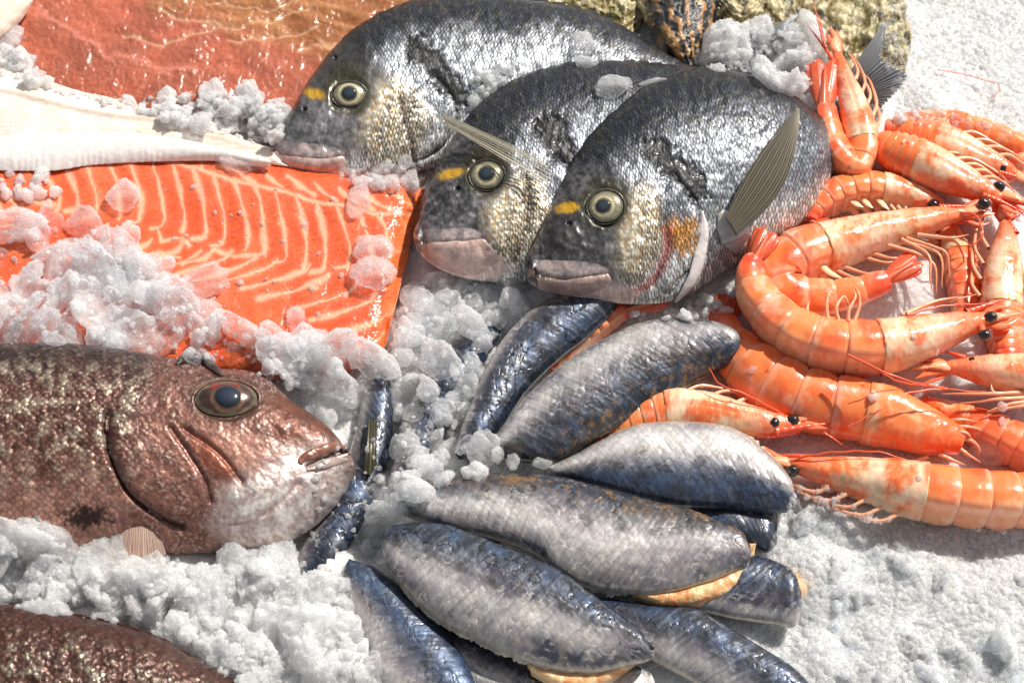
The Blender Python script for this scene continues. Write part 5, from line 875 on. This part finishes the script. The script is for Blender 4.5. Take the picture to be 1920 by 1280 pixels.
# the bed carries what lies on it: raise it to just under every body
bpy.context.view_layer.update(); dg = bpy.context.evaluated_depsgraph_get()
cxs = np.arange(-0.36, 0.361, 0.004); cys = np.arange(-0.28, 0.341, 0.004); und = np.full((len(cxs), len(cys)), np.nan)
for i, a in enumerate(cxs):
    for j, b in enumerate(cys):
        ok, p, *_ = scn.ray_cast(dg, Vector((a, b, -0.2)), Vector((0, 0, 1)))
        if ok: und[i, j] = p.z
has = ~np.isnan(und); u0 = np.where(has, np.clip(und, 0, None), 0); sup = u0.copy(); wgt = has.astype(float)
for _ in range(10):
    for A_ in (0, 1):
        sup = (np.roll(sup, 1, A_) + 2 * sup + np.roll(sup, -1, A_)) / 4; wgt = (np.roll(wgt, 1, A_) + 2 * wgt + np.roll(wgt, -1, A_)) / 4
def samp(G):
    i = np.clip((Xg - cxs[0]) / 0.004, 0, len(cxs) - 1.001); j = np.clip((Yg - cys[0]) / 0.004, 0, len(cys) - 1.001); a, b = i.astype(int), j.astype(int); f, g = i - a, j - b
    return G[a, b] * (1 - f) * (1 - g) + G[a + 1, b] * f * (1 - g) + G[a, b + 1] * (1 - f) * g + G[a + 1, b + 1] * f * g
zb = np.maximum(zb, samp(sup) * 0.85)
lim = np.where(has, u0 + 0.002, 9.0); limg = samp(np.minimum(lim, 1.0))
q3 = np.stack([Xg, Yg, zb * 0.5], -1)
rough_ = 0.75 + 0.25 * n2(px0, py0, 200, 400)
big = perlin(q3 / 0.026, 1); mid_ = perlin(q3 / 0.011, 2); sml = perlin(q3 / 0.0045, 3); tin = perlin(q3 / 0.0021, 4)
cdist, _ = cell2(np.stack([Xg, Yg], -1) / 0.0085 + 0.35 * np.stack([big, mid_], -1), 5); cd3, _ = cell2(np.stack([Xg, Yg], -1) / 0.0033 + 0.3 * np.stack([sml, mid_], -1), 6)
right = sm(1350, 1600, px0 + 0.0 * py0); top = right * sm(420, 200, py0)
amp = 1 - 0.5 * right - 0.15 * top
zb = zb + 0.0016 * right * fbm(q3 / 0.045, 2, 9) + amp * rough_ * (0.0026 * big + 0.0014 * mid_ + 0.0012 * (0.5 - cdist) + 0.0005 * sml) + 0.0007 * (0.45 - cd3) + 0.0004 * tin
inside = (px0 > -300) & (px0 < 2250) & (py0 > -300) & (py0 < 1600)
zb = np.where(limg < 0.9, np.minimum(zb, limg), zb)
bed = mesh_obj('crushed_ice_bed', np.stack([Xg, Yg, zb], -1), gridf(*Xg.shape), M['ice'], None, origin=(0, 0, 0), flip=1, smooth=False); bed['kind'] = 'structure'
# ------------------------------------------------------------------ loose crushed ice
def ico(sub):
    bm = bmesh.new(); bmesh.ops.create_icosphere(bm, subdivisions=sub, radius=1); V = np.array([v.co[:] for v in bm.verts]); F = np.array([[v.index for v in f.verts] for f in bm.faces]); bm.free(); return V, F
ICO = {k: ico(k) for k in (2, 3, 4, 5, 6)}
def lump_shape(sub, seed):
    V, F = ICO[sub]; r = np.random.default_rng(seed); k = r.normal(size=(11, 3)); k /= np.linalg.norm(k, axis=1)[:, None]; o = 0.58 + 0.36 * r.random(11)
    cut = np.ones(len(V))
    for a, b in zip(k, o): cut = np.minimum(cut, b / np.maximum(V @ a, 1e-3))
    cut = 0.85 * np.minimum(cut, 1) + 0.15
    d = cut * (1 + 0.24 * perlin(V * 1.5, seed) + 0.22 * (0.3 - np.abs(perlin(V * 2.6, seed + 1))) + (0.11 * (0.3 - np.abs(perlin(V * 6, seed + 2))) if sub > 2 else 0) + (0.05 * perlin(V * 17, seed + 3) if sub > 3 else 0) + (0.035 * perlin(V * 30, seed + 4) if sub > 4 else 0))
    return V * d[:, None]
SH = {2: [lump_shape(2, 500 + i) for i in range(12)], 3: [lump_shape(3, 520 + i) for i in range(14)], 4: [lump_shape(4, 540 + i) for i in range(14)], 5: [lump_shape(5, 560 + i) for i in range(12)], 6: [lump_shape(6, 580 + i) for i in range(14)]}
def rot(r):
    q = r.normal(size=4); q /= np.linalg.norm(q); w, x, y, z = q
    return np.array([[1 - 2 * (y * y + z * z), 2 * (x * y - z * w), 2 * (x * z + y * w)], [2 * (x * y + z * w), 1 - 2 * (x * x + z * z), 2 * (y * z - x * w)], [2 * (x * z - y * w), 2 * (y * z + x * w), 1 - 2 * (x * x + y * y)]])
def inpoly(x, y, poly):
    c = False; j = len(poly) - 1
    for i in range(len(poly)):
        if (poly[i][1] > y) != (poly[j][1] > y) and x < (poly[j][0] - poly[i][0]) * (y - poly[i][1]) / (poly[j][1] - poly[i][1] + 1e-9) + poly[i][0]: c = not c
        j = i
    return c
bpy.context.view_layer.update(); dg = bpy.context.evaluated_depsgraph_get(); OV = Vector(CP)
def drop(x, y):
    ok, p, n, i, ob, _ = scn.ray_cast(dg, OV, Vector(ray(x, y)).normalized())
    return (np.array(p), np.array(n), ob) if ok else (None, None, None)
VV, FF, voff = [], [], 0
def scatter(poly, n, r0, r1, seed, lift=0.25, pw=2.0, flat=0.8, big=None):
    global voff
    r = np.random.default_rng(seed); xs_, ys_ = [p[0] for p in poly], [p[1] for p in poly]; k = 0; tries = 0
    while k < n and tries < n * 20:
        tries += 1; x, y = r.uniform(min(xs_), max(xs_)), r.uniform(min(ys_), max(ys_))
        if not inpoly(x, y, poly): continue
        k += 1; p, nn, ob = drop(x, y)
        if p is None: continue
        rad = r0 + (r1 - r0) * r.random() ** pw; sub = 2 if rad < 5 else 3 if rad < 12 else 4 if rad < 24 else 5 if rad < 36 else 6
        s = SH[sub][r.integers(len(SH[sub]))] * np.array([1.15, 0.62 + 0.45 * r.random(), flat * (0.7 + 0.4 * r.random())])
        V = s @ rot(r).T * rad * PX + p + (np.array([0, 0, 1.0]) * 0.6 + nn * 0.4) * rad * lift * (0.4 + 1.2 * r.random()) * PX
        VV.append(V); FF.append(ICO[sub][1] + voff); voff += len(V)
def flush(name, mat):
    global VV, FF, voff, dg
    if not VV: return
    o = mesh_obj(name, np.vstack(VV), np.vstack(FF), mat, None, origin=(0, 0, 0), smooth=False); o['kind'] = 'stuff'; VV, FF, voff = [], [], 0
    bpy.context.view_layer.update(); dg = bpy.context.evaluated_depsgraph_get(); return o
R_SAL = [(-20, 440), (60, 420), (120, 396), (190, 430), (240, 470), (330, 520), (420, 565), (470, 620), (560, 640), (640, 650), (700, 664), (716, 700), (680, 760), (650, 800), (610, 790), (560, 744), (500, 706), (410, 690), (240, 654), (0, 645), (-20, 645)]
R_SAL2 = [(0, 330), (40, 325), (110, 330), (110, 370), (60, 380), (0, 360)]
R_MID = [(765, 575), (800, 515), (850, 505), (900, 530), (985, 560), (990, 590), (940, 640), (900, 700), (870, 760), (862, 830), (920, 850), (930, 880), (850, 896), (790, 912), (736, 946), (700, 990), (690, 1050), (660, 1060), (700, 930), (738, 850), (742, 760), (735, 700), (735, 640)]
R_BL = [(-20, 990), (60, 1000), (120, 1020), (180, 1040), (240, 1066), (320, 1044), (370, 1046), (430, 1062), (520, 1062), (570, 1052), (610, 1080), (650, 1080), (670, 1160), (690, 1230), (716, 1290), (450, 1290), (376, 1240), (290, 1194), (225, 1172), (120, 1150), (-20, 1136)]
R_BR = [(1470, 960), (1500, 900), (1560, 910), (1640, 970), (1760, 985), (1940, 996), (1940, 1290), (1530, 1290), (1440, 1215), (1400, 1175), (1500, 1180), (1500, 1090), (1440, 1030)]
R_TOP = [(-20, 90), (20, 80), (60, 130), (130, 170), (220, 190), (330, 180), (420, 176), (500, 185), (540, 210), (524, 260), (500, 276), (440, 262), (340, 236), (240, 205), (130, 180), (40, 150), (-20, 140)]
R_TR = [(1300, 110), (1330, 50), (1390, 40), (1440, 60), (1500, 60), (1530, 110), (1516, 190), (1470, 170), (1400, 140), (1310, 130)]
R_CHIN = [(630, 336), (660, 310), (700, 322), (760, 300), (800, 300), (806, 330), (770, 356), (700, 360), (650, 350)]
R_AB = [(868, 190), (890, 150), (930, 125), (975, 120), (950, 150), (900, 190), (872, 215)]
R_GAP = [(1170, 575), (1230, 590), (1300, 560), (1340, 545), (1350, 590), (1330, 600), (1200, 600)]
R_EDGE = [(770, 500), (790, 470), (800, 520), (840, 520), (990, 560), (985, 530), (940, 525), (990, 600), (900, 600), (730, 720), (722, 660), (745, 600)]
scatter(R_SAL, 80, 28, 64, 1, 0.1, 1.2, 0.55); scatter(R_MID, 42, 20, 48, 2, 0.25, 1.2, 0.7); scatter([(795, 525), (850, 520), (900, 540), (990, 548), (1008, 566), (960, 600), (900, 610), (800, 600), (775, 640), (735, 660), (745, 600)], 44, 14, 36, 6, 0.3, 1.2, 0.7)
flush('crushed_ice', M['clear'])
scatter(R_BL, 84, 32, 78, 3, -0.1, 1.2, 0.6); scatter([(860, 800), (930, 846), (1040, 860), (1050, 880), (900, 892), (850, 900), (790, 915), (740, 960), (722, 1000), (690, 1050), (660, 1070), (690, 980), (760, 900)], 46, 14, 34, 7, 0.3, 1.3, 0.7); scatter(R_TOP, 46, 18, 36, 4, 0.25, 1.2, 0.6); scatter(R_TR, 14, 30, 62, 5, 0.1, 1.2, 0.6)
flush('crushed_ice', M['lump'])
scatter(R_SAL, 80, 9, 26, 11, 0.1, 1.4); scatter(R_MID, 46, 9, 24, 12, 0.2, 1.4); scatter(R_CHIN, 46, 8, 22, 16, 0.4); scatter(R_AB, 26, 7, 18, 17, 0.4)
flush('crushed_ice', M['clear'])
scatter(R_BL, 60, 9, 26, 13, -0.1, 1.5); scatter(R_TOP, 160, 6, 15, 14, 0.2); scatter(R_TR, 40, 6, 18, 15, 0.0); scatter(R_GAP, 40, 6, 18, 18, 0.4)
scatter([(1500, 900), (1560, 930), (1640, 985), (1940, 1010), (1940, 1290), (1560, 1290), (1520, 1010)], 70, 12, 46, 19, -0.75, 1.3, 0.6); scatter([(1660, 200), (1760, 200), (1700, 240)], 14, 6, 18, 20, 0.0, 1.5)
scatter([(1300, 600), (1900, 420), (1930, 900), (1700, 900), (1500, 840)], 12, 6, 14, 21, 0.0); scatter(R_SAL2, 24, 8, 18, 22, 0.4)
flush('crushed_ice', M['lump'])
for k, (rg, n) in enumerate(((R_SAL, 400), (R_MID, 260), (R_BL, 900), (R_TOP, 400), (R_TR, 300), (R_CHIN, 60), (R_AB, 40), (R_GAP, 80), (R_BR, 5200), ([(1640, -10), (1940, -10), (1940, 260), (1680, 230)], 1800), ([(110, 320), (700, 340), (760, 420), (700, 640), (300, 500)], 60), ([(560, 900), (740, 700), (700, 1040), (600, 1080)], 90))):
    if k == 8: flush('crushed_ice', M['lump'])
    if k == 10: flush('crushed_ice', M['clear'])
    scatter(rg, n, 2.2, 7 if k not in (8, 9) else 8, 30 + k, 0.1 if k not in (8, 9) else -0.3, 2.0, 0.9)
flush('crushed_ice', M['lump'])
# ------------------------------------------------------------------ single pieces of ice one can point to
def piece(x, y, rx, ry, seed, label, lift=0.35, parts=2):
    p, nn, ob = drop(x, y); r = np.random.default_rng(seed); vs_, fs, o = [], [], 0
    V = lump_shape(5, seed) * np.array([rx, ry, 0.6 * min(rx, ry)]); g = perlin(V / 5.0, seed)[:, None] * 0.06; V = V * (1 + g)
    zup = nn * 0.6 + np.array([0, 0, 0.4]); zup /= np.linalg.norm(zup); ex = RV - zup * (RV @ zup); ex /= np.linalg.norm(ex); ey = np.cross(zup, ex)
    Vw = p + (V[:, :1] * ex + V[:, 1:2] * ey + (V[:, 2:] + lift * min(rx, ry)) * zup) * PX
    tag(mesh_obj('ice_lump', Vw, ICO[5][1], M['clear'], smooth=False), label, 'ice lump', 'loose lumps of crushed ice')
for a in ((232, 372, 32, 38, 901, 'tall ice lump standing alone on the upper left of the salmon'), (448, 312, 44, 20, 902, 'flat clear ice sliver on the salmon beside the flatfish tail'), (705, 470, 38, 34, 903, 'upper of two ice lumps near the cut right end of the salmon'), (700, 520, 40, 36, 904, 'lower of two ice lumps near the cut right end of the salmon'),
    (672, 380, 24, 44, 905, 'long ice sliver on the salmon below the rear bream chin'), (1092, 92, 27, 34, 906, 'ice piece lying on the rear sea bream back'), (1096, 122, 24, 20, 907, 'small clear ice piece where the rear and middle bream backs meet'), (1148, 168, 42, 26, 908, 'ice piece on the middle bream against the front bream back'),
    (1225, 156, 26, 9, 909, 'thin clear ice splinter at the front bream back edge'), (1856, 848, 32, 26, 910, 'round grainy ice ball among the shrimps'), (908, 842, 28, 42, 911, 'upright ice piece beside the lower end of the narrow dark sardine'), (975, 872, 66, 24, 912, 'smooth white ice piece behind the middle pale sardine'),
    (380, 232, 30, 24, 913, 'ice piece on top of the ridge below the red fillet'), (556, 598, 18, 26, 914, 'small clear ice crumb on the lower salmon'), (690, 348, 30, 18, 915, 'clear ice chip under the rear bream chin')): piece(*a)
print('SCRIPT TIME', time.time()-T0)
